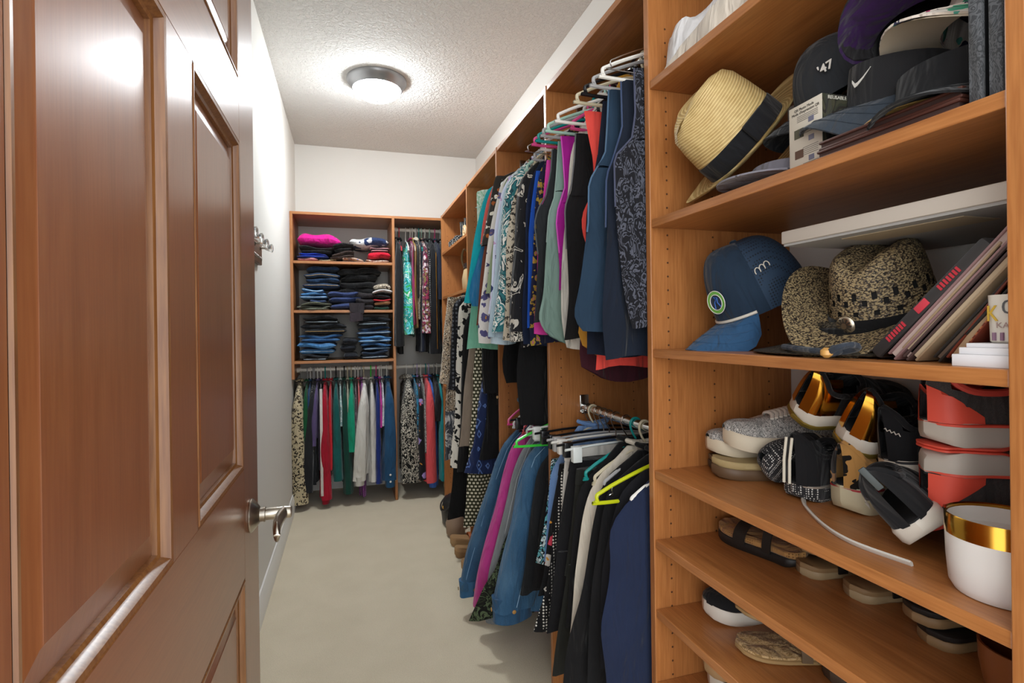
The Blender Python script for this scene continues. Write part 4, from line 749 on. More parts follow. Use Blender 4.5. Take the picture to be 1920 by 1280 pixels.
def sneaker(label, M, upper, sole, L=.255, W=.046, Hh=.075, hs=.03, toe=None, lace=None, stripes=None, heel=None, collar=None, inner='#1a1a1c', name='sneaker', midline=None, pull=None, heelh=.2, hp=7, back=None):
    o = root(name, label, 'shoe', M, SHG)
    sole_mesh(L, W+.004, hs, heel=heelh).build('sole', sole, o)
    if midline: sole_mesh(L, W+.0058, .005, z0=hs*.95, heel=0, spring=.012).build('midline', midline, o)
    n, K_ = 26, 20; g = []
    zb = lambda t: hs*(1+heelh*max(0, 1-t/.55))*.92+.012*max(0, (t-.7)/.3)**2
    hf = lambda t: Hh*(.92+.1*math.cos(min(t/.12, 1)*PI/2)) if t < .3 else Hh*(.92-.42*((t-.3)/.45)**1.1) if t < .75 else Hh*.5*math.sqrt(max(0, 1-((t-.75)/.26)**2))
    for i in range(n+1):
        t = .004+.992*i/n; w_ = outline(t, W); h = max(hf(t), .006); row = []
        for k in range(K_+1):
            a = PI*k/K_; row.append((w_*math.cos(a)*(1-.12*math.sin(a)), t*L, zb(t)+h*math.sin(a)**.62))
        g.append(row)
    b = MB().sheet(g); m_ = K_+1
    keep = []
    for i in range(n):
        for k in range(K_):
            t = (i+.5)/n; hole = .06 < t < .42 and abs((k+.5)/K_-.5) < (.33 if t < .36 else .22)
            if not hole: keep.append((i*m_+k, i*m_+k+1, (i+1)*m_+k+1, (i+1)*m_+k))
    b.f = keep; u = b.build('upper', upper, o)
    sole_mesh(L*.86, W*.86, .004, z0=hs*1.12, spring=.006).build('insole', solid(inner, .9), o)
    rim = [g[max(1, round(n*t))][k] for t, k in ((.05, 10), (.07, 6), (.12, 4), (.2, 3), (.3, 3), (.38, 4), (.43, 7), (.44, 10), (.43, 13), (.38, 16), (.3, 17), (.2, 17), (.12, 16), (.07, 14))]
    MB().tube(catmull(rim+[rim[0]], 3)[:-1], .0052, 7, True).build('collar', collar or upper, o)
    if toe: 
        b = MB().sheet([[(x*1.02, y+.001, z+.0015) for x, y, z in r] for r in g[21:27]]); b.build('toe_cap', toe, o)
    if heel:
        zl = [zb(0)+Hh*(.62-.085*i if hp < 5 else 1) for i in range(7)]
        b = MB().sheet([[(x*1.03, y-.0015, min(z, zl[i])+.001) for x, y, z in r[:8]] for i, r in enumerate(g[0:7])]); b.sheet([[(x*1.03, y-.0015, min(z, zl[i])+.001) for x, y, z in r[13:]] for i, r in enumerate(g[0:7])]); b.sheet([[(x*1.03, y-.003, z) for x, y, z in r] for r in g[0:2]]) if hp > 4 else None; b.build('heel_patch', heel, o)
    if lace:
        tg_ = [[(g[i][k][0], g[i][k][1], g[i][k][2]+.003) for k in (7, 8, 9, 10, 11, 12, 13)] for i in range(10, 17)]; MB().sheet(tg_, .002).build('tongue', collar or upper, o)
        for j, i in enumerate((11, 12, 13, 14, 15, 16)):
            r = g[i]; MB().tube(catmull([(r[6][0]*1.02, r[6][1], r[6][2]+.002), (r[8][0], r[8][1]+.004, r[8][2]+.006), (r[10][0], r[10][1], r[10][2]+.008), (r[12][0], r[12][1]-.004, r[12][2]+.006), (r[14][0]*1.02, r[14][1], r[14][2]+.002)], 3), .0028, 6, flat=1.5).build('lace', lace, o)
    if stripes:
        for j in range(stripes[1]):
            for a0, a1 in ((0, 8), (12, 20)):
                i = 8+j*2; MB().sheet([[(p.x*1.04, p.y, p.z+.001) for p in [Vector(g[i][k])]+[Vector(g[i+1][k])]] for k in range(a0, a1+1)]).build('stripe', stripes[0], o)
    if back:
        for xx in (-.016, -.004): MB().tube([(xx, -.0035, hs*1.1), (xx+.002, -.005, hs+Hh*.5), (xx+.006, -.003, hs+Hh*.95)], .0026, 6, flat=.6).build('stripe', back, o)
    if pull: MB().box(-.005, .005, -.004, 0, hs+Hh*.7, hs+Hh*1.12, b=.0015).build('pull_tab', pull, o)
    return o
def sandal(label, M, bed, out, strap, L=.25, W=.045, h=.02, heel=0, straps=((.62, .03), (.45, .02)), gems=None, thong=False, name='sandal', rim=None):
    o = root(name, label, 'shoe', M, SHG)
    sole_mesh(L, W, h*.6, spring=.006, heel=heel).build('outsole', out, o)
    sole_mesh(L*.995, W*.985, h*.42, z0=h*.58*1, spring=.006, heel=heel*1.4).build('footbed', bed, o)
    for j, (t, wd) in enumerate(straps):
        w_ = outline(t, W)+.002; zz = h*(1+heel*max(0, 1-t/.55)); g = []
        for d in (-.5, 0, .5):
            g.append([(w_*math.cos(a), t*L+d*wd+(.012*abs(math.cos(a)) if thong else 0), zz*.5+(.042 if t > .3 else .06)*math.sin(a)**.8) for a in [PI*k/14 for k in range(15)]])
        s = MB().sheet(g, .003).build('strap', strap, o)
        if gems:
            for k in range(2, 13, 2):
                a = PI*k/14; MB().lathe([(.001, 0), (.0065, 0), (.005, .004), (.001, .006)], 8, Matrix.Translation((w_*math.cos(a)*1.03, t*L, zz*.5+.045*math.sin(a)**.8)) @ Matrix.Rotation(PI/2-a, 4, 'Y')).build('gem', gems, s)
    if thong: MB().tube([(0, L*.72, h*.9), (0, L*.7, h+.02)], .004, 6).build('toe_post', strap, o)
    return o

# ------------------------------------------------------------------ shoes on the near shelves
S1, S2, S3, S4, S5, S6, S7 = SZ[:7]
BLK, WSO, CREAM = fab('plain', ('#18181a',)), solid('#d9d3c6', .55), solid('#cfc6b0', .5)
def toward(dx, dy): return math.atan2(-dx, dy)
KNIT = fab('zebra', ('#8d8b88', '#c9c5be', '#5a5957'), 9)
BRN, COR = solid('#5d4630', .55), fab('dots', ('#a67c4a', '#6f4d2a'), 2.2)
sandal('brown flat slide sandal in front with a sparkling copper strap', pose((1.0, .925, S4), toward(-.225, .075)), solid('#a89468', .6), BRN, fab('dots', ('#8a5a2c', '#e0b070'), 2.5), h=.038, straps=((.5, .03), (.36, .03)))
sandal('dark brown slide sandal by the panel, second of the copper-strapped pair', pose((1.035, 1.005, S4), toward(-.225, .035)), solid('#5c4a36', .6), solid('#33281d', .6), fab('dots', ('#7a4e28', '#d8a868'), 2.5), h=.03, straps=((.42, .02),))
sneaker('grey knit laced sneaker with cream sole on top of the sandals', pose((1.012, .90, .975), toward(-.22, .095), .03), KNIT, solid('#cbbfa8', .6), lace=solid('#cfc6ba', .8), collar=solid('#b3aca4', .8), Hh=.068, hs=.034, L=.245)
sneaker('grey knit sneaker tucked behind its twin against the panel', pose((1.03, 1.003, .957), toward(-.235, .04)), KNIT, solid('#c9bca4', .6), lace=solid('#c8bfb2', .8), Hh=.06, hs=.03, L=.25)
sneaker('black slip-on sneaker with two white stripes and silver glitter sole', pose((.80, .815, S4), toward(.23, .03), .0), BLK, fab('dots', ('#2a2a2c', '#d8d6d0'), 2.6), Hh=.095, hs=.028, heel=BLK, back=solid('#d9d2bf', .6), midline=solid('#c9c2b6', .2, .6), L=.24)
sneaker('black striped sneaker with a glittering toe wedged above the sandals', pose((1.035, .885, .962), toward(-.2, -.02), .0, .9), BLK, fab('dots', ('#2a2a2c', '#d8d6d0'), 2.6), Hh=.07, hs=.025, stripes=(solid('#d9d2bf', .6), 2), toe=fab('dots', ('#1c1c1e', '#8c8a86'), 2.6), L=.235)
GLD = solid('#d9a441', .16, 1)
def goldshoe(label, M):
    o = sneaker(label, M, BLK, solid('#d6cfc2', .5), Hh=.085, hs=.03, heel=GLD, L=.24, W=.047)
    sole_mesh(.242, .0535, .011, z0=-.002).build('gold_outsole', solid('#8f7a35', .35, .6), o); return o
goldshoe('black sneaker with gold heel plate, upper of the two, tipped on its side', pose((.825, .845, 1.072), toward(.22, -.03), .0, .62))
goldshoe('black sneaker with gold heel plate resting on the leopard sneaker', pose((.835, .745, 1.035), toward(.22, -.01), .0, .5))
LEO = fab('leopard', ('#b98a4e', '#16120e', '#16120e'), .75)
sneaker('leopard-print sneaker with cream sole and a red line, heel outwards', pose((.825, .735, S4), toward(.23, .01)), LEO, solid('#c9bf9f', .55), Hh=.075, hs=.042, midline=solid('#b5303a', .5), heel=LEO, L=.24)
t1 = sneaker('black knit trainer lying on its side with its opening outwards', pose((.755, .530, .957), toward(.165, .15), .0, -.75), BLK, solid('#cfc8bb', .55), Hh=.085, hs=.024, L=.225, W=.044, pull=solid('#3a4040', .6))
textmesh('lettering', 'LITE', .016, solid('#d0cbc0', .6), t1, frame((-.047, .12, .05), (0, 1, 0), (-1, 0, .1)))
t2 = sneaker('black knit trainer standing on its side-lying twin', pose((.84, .662, 1.0), toward(.21, -.05), .10), BLK, solid('#cfc6b6', .55), Hh=.085, hs=.026, L=.225, W=.044, midline=solid('#39393b', .6))
MB().tube([(.012+.0022*k, -.0035+.0006*k, .082-.0006*k+.0025*math.sin(k*2.1)) for k in range(12)], .0008, 5).build('script_mark', solid('#d0cbc0', .6), t2)
CG, CC = fab('zebra', ('#3b3838', '#45403f'), 6), solid('#e0523f', .55)
def coral(label, M):
    o = sneaker(label, M, CG, solid('#bdb5aa', .55), Hh=.082, hs=.03, heel=CC, hp=4, L=.25, W=.047, midline=CC, lace=solid('#9b948c', .8), collar=solid('#c9463a', .7)); 
    sole_mesh(.1, .043, .004, z0=-.003).build('tread', CC, o); return o
coral('coral and charcoal running shoe, upright one of the stacked pair', pose((.79, .565, 1.078), toward(.92, -.36)))
coral('coral and charcoal running shoe, upside-down one of the stacked pair', pose((.79, .565, 1.072), toward(.92, -.36), 0, PI))
pot = thing('candle_pot', 'white ceramic pot with a wide gold rim at the right end of the shoe shelf', 'pot', (.757, .4495, S4))
MB().lathe([(.03, 0), (.047, .001), (.052, .010), (.0545, .04), (.0555, .072)], 48).build('body', solid('#dedad6', .3), pot)
MB().lathe([(.0557, .070), (.0560, .094), (.055, .0955), (.0535, .094), (.0525, .04), (.03, .03), (.001, .03)], 48).build('rim', GLD, pot)
MB().lathe([(.0526, .091), (.0520, .04), (.03, .034), (.001, .033)], 40, cap=False).build('inside', solid('#ded9d2', .4), pot)
sl = thing('shoelace', 'loose white shoelace strip along the front of the black trainer', 'shoelace', (.79, .75, S4))
MB().tube(catmull([(.03, .06, .003), (-.005, .02, .003), (-.05, -.06, .003), (-.07, -.13, .003), (-.06, -.21, .003)], 6), .003, 6, flat=2.0).build('strip', solid('#c9c4bb', .8), sl)
# sandals on the next shelf down: toes or heels outwards
DKS, TANB = solid('#1c1917', .55), solid('#8b6f4c', .6)
for k, (lb, loc, dx, dy, bed, out, st, h, hl, nm) in enumerate((
    ('dark flip-flop at the back left of the sandal shelf', (.86, 1.045, S5), .2, .0, COR, DKS, DKS, .022, 0, 'flip_flop'),
    ('dark flip-flop stacked on its twin at the back left', (.87, 1.03, S5+.026), .2, .0, COR, DKS, DKS, .022, 0, 'flip_flop'),
    ('black sandal with a cork edge, long side outwards', (.875, .86, S5), -.03, .2, COR, DKS, DKS, .034, 0, 'sandal'),
    ('beige wedge sandal, left one of the pair, heel outwards', (.845, .845, S5), .2, -.02, TANB, solid('#a08a68', .6), DKS, .02, .5, 'sandal'),
    ('beige wedge sandal stacked upside down on the left one', (.85, .845, S5+.072), .2, -.02, TANB, solid('#7c6a4e', .6), DKS, .022, .3, 'sandal'),
    ('beige wedge sandal, right one of the pair, heel outwards', (.855, .745, S5), .2, -.02, TANB, solid('#a08a68', .6), DKS, .02, .5, 'sandal'),
    ('black sandal with tan-lined sole, lower of the stack at right', (.84, .60, S5), .2, -.02, DKS, TANB, DKS, .026, 0, 'sandal'),
    ('black sandal with tan-lined sole, upper of the stack at right', (.83, .615, S5+.03), .2, -.02, DKS, TANB, DKS, .026, 0, 'sandal'))):
    M = pose(loc, toward(dx, dy)) if 'upside' not in lb else pose(loc, toward(dx, dy), 0, PI)
    sandal(lb, M, bed, out, st, h=h, heel=hl, name=nm, straps=() if 'upside' in lb else (((.6, .03),) if nm == 'flip_flop' else ((.6, .03), (.3, .02))), L=.21 if k else .205)
bp = thing('wooden_bowl', 'brown glazed bowl at the right end of the sandal shelf', 'bowl', (.825, .462, S5))
MB().lathe([(.03, 0), (.042, .004), (.05, .05), (.051, .075), (.048, .075), (.044, .02), (.001, .012)], 36).build('bowl', solid('#7a4726', .35), bp)
# lower shelves
sneaker('black canvas sneaker with thick white sole on the lower shelf', pose((1.0, .985, S6), toward(-.235, .035)), BLK, solid('#d3ccc0', .55), Hh=.07, hs=.03, L=.25)
sneaker('white leather sneaker behind the jewelled sandal', pose((.85, .88, S6), toward(.2, .05)), solid('#cfc9be', .5), solid('#d3ccc0', .55), Hh=.07, hs=.03, L=.2)
sandal('beige sandal with a jewelled strap and woven insole', pose((.965, .80, S6), toward(-.22, .1)), fab('zebra', ('#b89a6c', '#8f7348', '#c4a87c'), 3), solid('#a5875a', .6), solid('#6a553c', .6), h=.016, gems=solid('#e8e4dc', .1, .9), straps=((.52, .02), (.40, .02)))
sandal('beige jewelled sandal leaning behind its twin', pose((1.0, .865, S6+.03), toward(-.22, .06), .12), fab('zebra', ('#b89a6c', '#8f7348', '#c4a87c'), 3), solid('#a5875a', .6), solid('#6a553c', .6), h=.014, gems=solid('#e8e4dc', .1, .9), straps=((.55, .02),))
sneaker('dark brown suede mule right of the jewelled sandal', pose((.83, .765, S6), toward(.2, .0)), solid('#3d2f25', .85), solid('#4a3a2c', .6), Hh=.055, hs=.02, L=.23, name='mule')
sandal('beige flat shoe, upper of the stack on the bottom visible shelf', pose((1.0, .995, S7+.085), toward(-.235, .03)), solid('#a98d67', .6), solid('#8f7350', .6), solid('#b39a76', .6), h=.04, straps=((.8, .05),))
sandal('tan flat shoe, middle of the stack on the bottom visible shelf', pose((1.0, .99, S7+.042), toward(-.235, .03)), solid('#3a2d22', .6), solid('#a98a62', .6), solid('#b39a76', .6), h=.042, straps=())
sneaker('white platform shoe at the bottom of the stack', pose((1.0, .985, S7), toward(-.22, .03)), solid('#3a2d22', .6), solid('#c9c1b2', .55), Hh=.01, hs=.036, L=.24, name='platform_shoe')
# wedge sandals and a bag on the carpet under the dresses
for k, (x, y, c, lb) in enumerate(((.60, 2.47, COR, 'cork wedge sandal on the carpet, nearest under the dresses'), (.545, 2.56, COR, 'cork wedge sandal on the carpet, second under the dresses'), (.545, 2.74, solid('#9a7a54', .6), 'tan wedge sandal on the carpet with an orange strap'), (.545, 2.92, solid('#8f6d48', .6), 'tan wedge sandal on the carpet by the black trousers'), (.55, 3.08, solid('#9a7a54', .6), 'tan heeled sandal farthest along the carpet'))):
    sandal(lb, pose((x, y, 0), toward(.24, .0)), solid('#a07c55', .6), c, solid('#a5562a', .5), h=.035, heel=1.1, straps=((.66, .03), (.5, .02)), L=.23, W=.047)
fb = thing('handbag', 'black leather shoulder bag slumped on the carpet in the corner', 'handbag', (.64, 3.42, 0))
MB().lathe([(.07, 0), (.1, .02), (.11, .09), (.09, .16), (.05, .185), (.01, .19)], 26, sx=.75, sy=1.2).build('body', solid('#1b1b1c', .4), fb)
MB().tube(catmull([(-.03, -.1, .16), (-.07, -.08, .12), (-.085, 0, .1), (-.07, .08, .12), (-.03, .1, .16)], 5), .005, 6).build('strap', solid('#2a2826', .4), fb)
MB().lathe([(.001, 0), (.014, 0), (.012, .004), (.001, .005)], 12, Matrix.Translation((-.075, -.02, .12)) @ Matrix.Rotation(-PI/2, 4, 'Y')).build('clasp', GLD, fb)
fb2 = thing('handbag', 'small taupe drawstring bag on the carpet before the black one', 'handbag', (.61, 3.22, 0))
MB().lathe([(.05, 0), (.07, .02), (.075, .08), (.05, .13), (.03, .15), (.045, .165)], 22, sx=.8).build('body', solid('#8c7460', .7), fb2)
MB().tube([(.034*math.cos(a)*.8, .034*math.sin(a), .148) for a in [2*PI*k/16 for k in range(16)]], .004, 6, True).build('drawstring', solid('#5a4432', .7), fb2)

# ------------------------------------------------------------------ hats
def rough_ring(prof, sx, sy, fn=None, seg=48): return MB().lathe(prof, seg, sx=sx, sy=sy, fn=fn, cap=False)
def straw(a, b_, sc_=150.0):
    t = NT('straw'); tc = t.n('TexCoord'); sp = t.n('SeparateXYZ', {0: tc.outputs['Object']})
    d = t.n('Math', {0: sp.outputs[0], 1: sp.outputs[0]}, operation='MULTIPLY'); e = t.n('Math', {0: sp.outputs[1], 1: sp.outputs[1]}, operation='MULTIPLY')
    r = t.n('Math', {0: t.n('Math', {0: d.outputs[0], 1: e.outputs[0]}, operation='ADD').outputs[0], 1: .5}, operation='POWER')
    q = t.n('Math', {0: r.outputs[0], 1: t.n('Math', {0: sp.outputs[2], 1: -1.0}, operation='MULTIPLY').outputs[0]}, operation='ADD')
    s = t.n('Math', {0: t.n('Math', {0: q.outputs[0], 1: sc_*6.28}, operation='MULTIPLY').outputs[0]}, operation='SINE')
    n = t.n('TexNoise', {'Vector': tc.outputs['Object'], 'Scale': 60.0, 'Detail': 4})
    c = t.mix(t.ramp(s.outputs[0], [(.1, '#ffffff'), (.5, '#000000')], False), lin(a), lin(b_)); c = t.mix(.35, c, t.ramp(n.outputs[0], [(.3, b_), (.7, a)], False))
    t.bump(s.outputs[0], .5, .0012); return t.fin(c, .55)
def axisM(o, z, x):
    z = Vector(z).normalized(); x = Vector(x); x = (x-z*x.dot(z)).normalized(); y = z.cross(x)
    M = Matrix((x, y, z)).transposed().to_4x4(); M.translation = o; return M
fed = root('fedora', 'pale straw fedora with a black ribbon leaning on its brim', 'hat', axisM((.805, .930, 1.628), (-.76, .18, .63), (.25, .95, .03)), 'hats on the upper shelf')
STR = straw('#dcc48a', '#b0925a')
bf = lambda q: (q[0], q[1], q[2]+.10*(abs(q[1])/.16)**3*.10+(.012 if math.hypot(q[0], q[1]) > .16 else 0)*0)
b = rough_ring([(.09, .004), (.11, .0), (.13, .001), (.15, .004), (.163, .009), (.166, .010), (.163, .0065), (.13, -.002), (.09, .0)], .80, 1.0, bf); b.build('brim', STR, fed)
def dent(q):
    x, y, z = q; s = max(0, (z-.06)/.10)
    pinch = math.exp(-((y-.06)/.035)**2)*.02*s
    x = x*(1-.16*s)-math.copysign(pinch, x); crease = -.022*math.exp(-(x/.03)**2)*max(0, (z-.11)/.045)
    return (x, y*(1-.05*s), z+crease)
rough_ring([(.0965, 0), (.0965, .02), (.096, .05), (.095, .085), (.093, .125), (.085, .147), (.068, .156), (.04, .159), (.02, .16), (.001, .16)], .88, 1.0, dent).build('crown', STR, fed)
rb = rough_ring([(.0975, .003), (.0985, .006), (.0978, .04), (.0968, .044)], .885, 1.005).build('ribbon', P('#15161a'), fed)
MB().box(-.094, -.084, -.03, .03, .004, .046, b=.004).build('bow', P('#15161a'), rb)
f2 = root('sun_hat', 'brown woven sun hat lying behind the straw fedora', 'hat', axisM((.880, .872, 1.605), (-.66, .40, .64), (.405, .903, .075)), 'hats on the upper shelf')
ST2 = straw('#b98f52', '#8a6233', 190.0)
rough_ring([(.085, .0), (.12, .0), (.15, .002), (.165, .006), (.168, .004), (.15, -.002), (.085, -.003)], .74, .98).build('brim', ST2, f2)
rough_ring([(.085, -.003), (.084, .01), (.08, .02)], .8, .9).build('crown', ST2, f2)
def cap_crown(o, mt, r=.088, h=.115, front=1.0, back=None, ex=.8):
    g = []
    for i in range(15):
        e = PI/2*i/14
        g.append([(r*1.08*math.cos(a)*math.cos(e)**ex, r*.95*math.sin(a)*math.cos(e)**ex, h*math.sin(e)*(1+.10*front*max(0, math.cos(a))*math.sin(2*e))) for a in [2*PI*k/36 for k in range(37)]])
    b = MB().sheet(g); m_ = 37
    if back:
        full = b.f; b.f = [q for q in full if abs(((q[0] % m_)+.5)/36-.5) > .30]; b.build('front_panels', mt, o)
        b2 = MB(); b2.v = list(b.v); b2.f = [q for q in full if abs(((q[0] % m_)+.5)/36-.5) <= .30]; b2.build('back_panels', back, o)
    else: b.build('crown', mt, o)
    MB().lathe([(.008, h-.001), (.007, h+.004), (.002, h+.006)], 12).build('button', mt, o)
def bill(o, mt, r=.088, L=.075, drop=.03, under=None, z=.004, wide=.95):
    g = []
    for i in range(9):
        t = i/8; row = []
        for k in range(21):
            a = -wide+2*wide*k/20; e = math.cos(a/wide*PI/2)**.6
            rr = r*1.06+L*t*e; x, y = rr*math.cos(a*(1-.12*t)), rr*.93*math.sin(a*(1-.12*t))
            row.append((x, y, z-drop*t*t*.4-drop*1.4*(y/.09)**2*t**.7))
        g.append(row)
    q = MB().sheet(g, -.003).build('bill', mt, o)
    if under: MB().sheet([[(x, y, zz-.006) for x, y, zz in r_] for r_ in g]).build('bill_lining', under, o)
    for i in (2, 4, 6): MB().tube([(x, y, zz+.0008) for x, y, zz in g[i][1:-1]], .0007, 4).build('stitching', mt, q)
    return g
NB = P('#274564')
def perf():
    t = NT('perforated_cloth'); vo = t.n('TexVoronoi', {'Vector': t.co(), 'Scale': 170.0, 'Randomness': .0}); c = t.ramp(vo.outputs[0], [(0, '#0c1522'), (.3, '#22384f')]); return t.fin(c, .8)
nc = root('baseball_cap', 'navy blue cap with a round green badge and white rope, bill pointing down left', 'hat', axisM((.865, .955, 1.296), (-.42, .12, .90), (-1, .22, -.5)))
cap_crown(nc, P('#1f3042'), .096, .15, 1.2, perf(), .62); gb = bill(nc, P('#2f5478'), .096, .095, .034)
MB().tube([(x*1.015, y*1.015, z+.004) for x, y, z in gb[0]], .0032, 7).build('rope', solid('#d8d2c4', .7), nc)
bd = axisM((.1035, .026, .055), (1, .32, .20), (-.36, 1, 0))
e = MB().lathe([(.001, .001), (.022, .001), (.024, .0)], 32, bd).build('badge', solid('#20303f', .6), nc)
MB().lathe([(.0175, .0012), (.0235, .0015), (.0235, .002), (.0175, .002)], 32, bd, cap=False).build('green_ring', solid('#6aa84a', .5), e)
for r_, nme in ((.0245, 'white_edge'), (.0165, 'white_edge')): MB().tube([tuple(bd @ Vector((r_*math.cos(a), r_*math.sin(a), .0018))) for a in [2*PI*k/32 for k in range(32)]], .0008, 5, True).build(nme, solid('#e6e4de', .5), e)
MB().tube([tuple(bd @ Vector(q)) for q in ((-.006, -.013, .002), (-.004, 0, .002), (.002, .006, .002), (-.003, .012, .002), (.006, .009, .002), (.004, -.001, .002), (.010, -.011, .002))], .0013, 5).build('figure', solid('#2f5da8', .5), e)
for k in range(3):
    MB().tube([(.005+k*.011+.006*math.cos(a), .0895-.0012*k*k*.2, .085+.008*math.sin(a)-k*.002) for a in [PI*1.15-j*PI*1.3/9 for j in range(10)]], .0011, 5).build('horn_embroidery', solid('#d8d2c4', .7), nc)
# woven western hat on a floppy black one
def weave(a, b_, c_):
    t = NT('woven_straw'); v = t.co((1, 1, 1.6)); n = t.n('TexNoise', {'Vector': v, 'Scale': 260.0, 'Detail': 3}); w2 = t.n('TexVoronoi', {'Vector': v, 'Scale': 240.0})
    c = t.mix(t.ramp(n.outputs[0], [(.47, '#000000'), (.55, '#ffffff')], False), lin(a), lin(b_)); c = t.mix(t.ramp(w2.outputs[0], [(.0, '#000000'), (.62, '#000000'), (.75, '#ffffff')], False), c, lin(c_))
    t.bump(w2.outputs[0], .8, .002); return t.fin(c, .6)
WVN = weave('#a08c66', '#43372a', '#1c1612')
fl = root('floppy_hat', 'wide black woven sun hat lying flat under the western hat', 'hat', axisM((.865, .715, S3+.003), (0, 0, 1), (-1, .25, 0)))
FLM = weave('#4a4336', '#17150f', '#0c0a08')
rough_ring([(.09, .03), (.12, .016), (.155, .008), (.185, .002), (.188, .0015), (.186, .0), (.15, .004), (.1, .012)], .95, 1.0).build('brim', FLM, fl)
rough_ring([(.095, .026), (.092, .045), (.085, .052), (.001, .053)], .95, 1.0).build('crown', FLM, fl)
rough_ring([(.096, .026), (.0965, .04), (.093, .042)], .95, 1.0).build('band', P('#0d0d0e'), fl)
cd = MB().tube(catmull([(.16, .02, .012), (.17, .10, .01), (.16, .155, .008), (.15, .185, .014), (.165, .20, .02), (.185, .195, .016), (.185, .175, .007), (.16, .165, .010), (.14, .12, .013)], 6), .0045, 7).build('chin_cord', P('#2a303a'), fl)
MB().lathe([(.003, 0), (.008, .004), (.008, .010), (.003, .014)], 14, Matrix.Translation((.19, .18, .002))).build('bead', solid('#b98a4a', .4), cd)
co = root('western_hat', 'brown and black woven straw western hat with curled brim and silver concho', 'hat', axisM((.878, .690, 1.268), (-.30, -.06, .95), (-.95, -.2, -.3)))
def curl(q):
    x, y, z = q; r = math.hypot(x/1.2, y); k = max(0, r-.085)
    return (x, y*(1-.25*k/.1), z+.066*(abs(y)/.15)**2.6-.02*max(0, x/.2)**2*1.2-.014*max(0, -x/.2)**2)
rough_ring([(.078, .0)]+[(.078+.0125*k, -.001) for k in range(1, 8)]+[(.168, .001), (.1665, .004), (.15, .004), (.11, .004), (.078, .004)], 1.10, 1.02, curl, 64).build('brim', WVN, co)
def crease(q):
    x, y, z = q; s = max(0, z/.125)
    return (x*(1-.06*s)+.0*s, y*(1-.10*s), z-.028*math.exp(-(y/.026)**2)*max(0, (z-.07)/.05)*(.6+.4*math.cos(x*12))+.010*max(0, -x/.09)*s-.004*max(0, x/.09)*s)
prof = [(.079, .0), (.0785, .008), (.078, .016), (.0775, .024), (.077, .032), (.076, .04), (.075, .05), (.074, .062), (.073, .075), (.071, .09), (.068, .103), (.062, .113), (.052, .12), (.038, .123), (.02, .123), (.001, .123)]
b = MB().lathe(prof, 64, sx=1.2, sy=.98, fn=crease, cap=False)
hol = set()
for r_, off in ((3, 0), (5, 2), (6, 4)): hol |= {r_*64+k for k in range(64) if (k+off) % 4 == 0}
b.f = [q for i, q in enumerate(b.f) if i not in hol]; b.build('crown', WVN, co)
rough_ring([(.0765, .014), (.074, .03), (.07, .06), (.06, .07)], 1.18, .95).build('lining', solid('#0b0907', .9), co)
hb = rough_ring([(.0805, .002), (.081, .006), (.0803, .016), (.079, .018)], 1.2, .98).build('hat_band', P('#0f0f10'), co)
cm = axisM((.098, -.012, .011), (1, -.1, .1), (0, 1, 0))
cn = MB().lathe([(.001, .004), (.009, .004), (.014, .0025), (.016, 0)], 28, cm).build('concho', solid('#b8ad9a', .3, 1), hb)
for k in range(12):
    a = 2*PI*k/12; MB().box(.005, .0125, -.0012, .0012, .0035, .0048, cm @ Matrix.Rotation(a, 4, 'Z')).build('ray', solid('#4a4238', .5, .6), cn)
# flat white box lying over the hat and the leaning books
wb = root('flat_box', 'large flat pale grey box lying over the western hat', 'box', pose((.735, .403, 1.3935), 0, 0, 0))
MB().box(0, .315, 0, .365, 0, .022, b=.002).build('box', solid('#c2b9ae', .55), wb)
MB().box(.004, .315, .002, .363, -.004, 0).build('bottom_panel', solid('#a8a6a3', .6), wb)
MB().box(.03, .10, .09, .27, -.0052, -.004).build('paper_label', solid('#b9a88c', .7), wb)
# leaning tablet and books
def leaning(name, label, cat, y0, th, L, D_, ang, mt, edge=None, x0=.715):
    o = root(name, label, cat, Matrix.Translation((x0, y0, S3+.001)) @ Matrix.Rotation(ang, 4, 'X'))
    if edge:
        MB().box(0, D_, 0, .003, 0, L, b=.001).build('cover', mt, o); MB().box(0, D_, th-.003, th, 0, L, b=.001).build('cover', mt, o); MB().box(.003, D_-.003, .003, th-.003, .003, L-.004).build('pages', edge, o)
    else: MB().box(0, D_, 0, th, 0, L, b=.005).build('body', mt, o)
    return o
tb = leaning('tablet', 'black tablet in a rugged case with red buttons, leaning', 'tablet', .574, .018, .20, .22, .80, solid('#2e2c2c', .6))
for z, L in ((.03, .035), (.125, .035)):
    for k in range(7): MB().box(-.0008, .001, .005, .013, z+k*L/7, z+k*L/7+.003).build('red_rib', solid('#b8303c', .5), tb)
MB().box(-.001, .001, .004, .014, .085, .105, b=.0006).build('red_port', solid('#c23a48', .5), tb)
MB().box(.004, .216, -.0006, .003, .006, .194).build('screen', solid('#101114', .1), tb)
leaning('notebook', 'pinkish notebook with fanned pages leaning behind the tablet', 'notebook', .549, .014, .25, .2, .76, solid('#8a6b6b', .6), solid('#b9a49c', .8))
leaning('magazine', 'thin dark-covered magazine leaning beside the pink notebook', 'magazine', .532, .009, .22, .2, .74, solid('#4d3c3a', .6), solid('#b39c94', .8))
leaning('book', 'thick tan paperback leaning among the notebooks', 'book', .520, .026, .17, .17, .74, solid('#9a8468', .6), solid('#bda98c', .85))
leaning('planner', 'black spiral planner leaning before the brown leather journal', 'planner', .491, .011, .165, .17, .72, solid('#1d1a18', .6), solid('#5c4a3c', .8))
jl = leaning('journal', 'reddish brown stitched leather journal leaning on the end panel', 'journal', .473, .013, .135, .17, .62, solid('#6d2d1c', .45), solid('#a88c6c', .8))
for k in range(14): MB().box(-.001, .001, .001, .002, .006+k*.009, .010+k*.009).build('stitch', solid('#b06a42', .6), jl)
